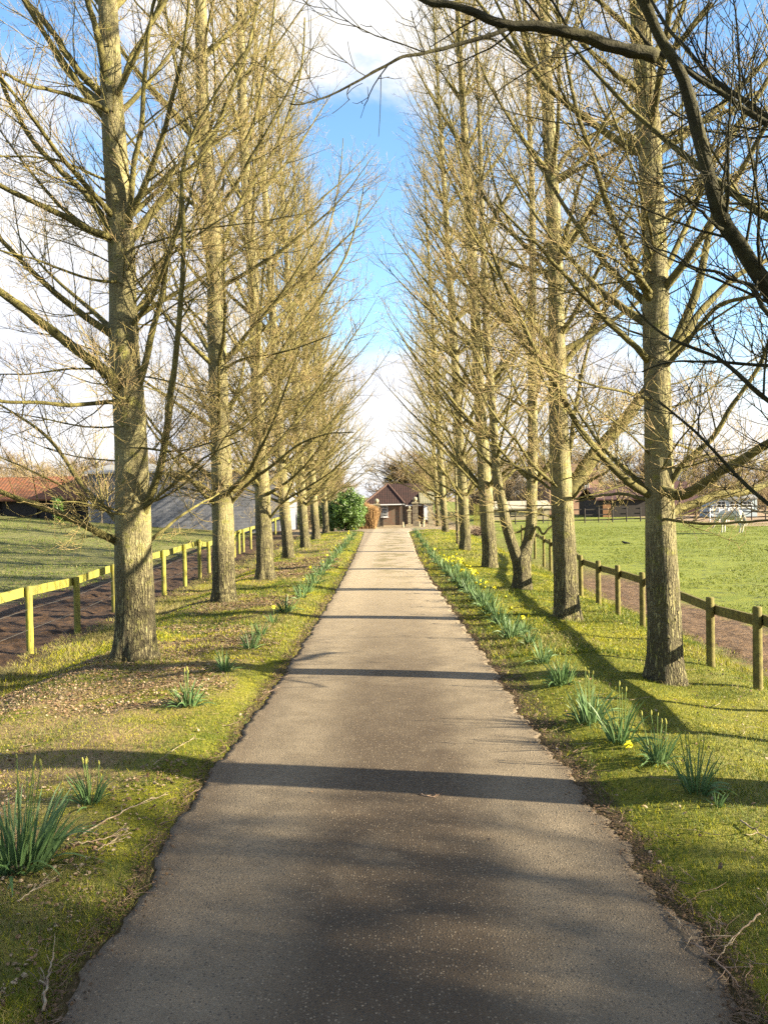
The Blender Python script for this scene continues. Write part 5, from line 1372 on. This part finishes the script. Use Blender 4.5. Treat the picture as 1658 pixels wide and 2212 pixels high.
bd = skinned('bird', [(0, 0, .10), (.10, 0, .14), (.15, 0, .19), (.215, 0, .185), (-.13, 0, .09), (-.27, 0, .07), (.01, .03, .04), (.02, .035, .0), (.01, -.03, .04), (.02, -.035, 0)],
             [(0, 1), (1, 2), (2, 3), (0, 4), (4, 5), (0, 6), (6, 7), (0, 8), (8, 9)], [.075, .06, .04, .008, .05, (.035, .012), .012, .008, .012, .008], simple('black_feathers', (.015, .015, .02), (.03, .03, .035), 8, .5), .010)
bd.location = g; bd.rotation_euler = (0, 0, 2.6); bd.scale = (.8,) * 3; tag(bd, 'small black bird standing on the green field left of the nearest right tree', 'bird')

# ------------------------------------------------------------------ light and sky
AZ, EL = R(101.5), R(21)
sdir = Vector((math.sin(AZ) * math.cos(EL), math.cos(AZ) * math.cos(EL), math.sin(EL)))
sun = bpy.data.lights.new('sun', 'SUN'); sun.energy = 5.0; sun.angle = R(.55); sun.color = (1, .88, .64)
so = bpy.data.objects.new('sun', sun); col.objects.link(so); so.rotation_euler = (-sdir).to_track_quat('-Z', 'Y').to_euler(); so.location = (30, -6, 20)
w = bpy.data.worlds.new('World'); sc.world = w; w.use_nodes = True
nt = w.node_tree; nt.nodes.clear()
n = NT.__new__(NT); n.t = nt; n.m = None
out = nt.nodes.new('ShaderNodeOutputWorld'); bg = nt.nodes.new('ShaderNodeBackground'); nt.links.new(bg.outputs[0], out.inputs[0])
sky = nt.nodes.new('ShaderNodeTexSky'); sky.sky_type = 'NISHITA'; sky.sun_disc = False; sky.sun_elevation = EL; sky.sun_rotation = AZ
sky.air_density = 1.0; sky.dust_density = .4; sky.ozone_density = 3.0
n.co = nt.nodes.new('ShaderNodeTexCoord').outputs['Generated']
hsv = nt.nodes.new('ShaderNodeHueSaturation'); hsv.inputs['Saturation'].default_value = 1.06; hsv.inputs['Value'].default_value = 1.32; hsv.inputs['Hue'].default_value = .495
nt.links.new(sky.outputs[0], hsv.inputs['Color'])
x, y, z = n.sep()
st = n.scale(1, 1, 1.7)
f1 = n.noise(3.4, 8, .62, st, .5)
f2 = n.noise(11, 6, .65, st, .3)
cl = n.math('ADD', n.math('MULTIPLY', f1, .68), n.math('MULTIPLY', f2, .32))
def blob(px_, py_, deg, amt):
    global cl
    d = P(px_, py_, 1.0) - np.array([0, 0, CAMZ]); d = d / np.linalg.norm(d)
    v = nt.nodes.new('ShaderNodeVectorMath'); v.operation = 'DOT_PRODUCT'; nt.links.new(n.co, v.inputs[0]); v.inputs[1].default_value = tuple(d)
    m = n.ramp(v.outputs['Value'], math.cos(R(deg)), 1.0, 0.0, amt)
    cl = n.math('ADD', cl, m)
blob(820, 480, 13, -.22); blob(815, 250, 8, -.14); blob(830, 650, 7, -.16); blob(880, 90, 7, .22); blob(80, 800, 20, .26); blob(150, 560, 12, .12); blob(60, 60, 7, -.15)
blob(250, 330, 8, -.12); blob(1500, 300, 14, -.16); blob(1580, 880, 12, -.10); blob(840, 930, 11, .28); blob(1150, 120, 11, .16); blob(1130, 700, 12, .16); blob(1560, 1000, 7, .14); blob(1560, 700, 14, -.05); blob(1480, 820, 10, .08); blob(330, 330, 7, -.2); blob(180, 420, 5, -.2); blob(480, 200, 12, .20); blob(60, 300, 8, .12); blob(1250, 480, 8, -.06)
mask = n.ramp(cl, .38, .63)
hor = n.ramp(z, .16, .0)
mask = n.math('MAXIMUM', mask, n.math('MULTIPLY', hor, .55))
shade = n.mix(n.ramp(n.noise(5, 5, .6, st), .35, .65), (3.4, 3.55, 4.0), (4.2, 4.15, 4.1))
c = n.mix(mask, hsv.outputs[0], shade)
nt.links.new(c, bg.inputs[0]); bg.inputs[1].default_value = .05

sc.view_settings.view_transform = 'Standard'; sc.view_settings.look = 'None'
sc.view_settings.exposure = 2.55; sc.view_settings.gamma = 1
sc.cycles.max_bounces = 5; sc.cycles.diffuse_bounces = 2; sc.cycles.transparent_max_bounces = 4; sc.cycles.transmission_bounces = 2
sc.cycles.use_denoising = False
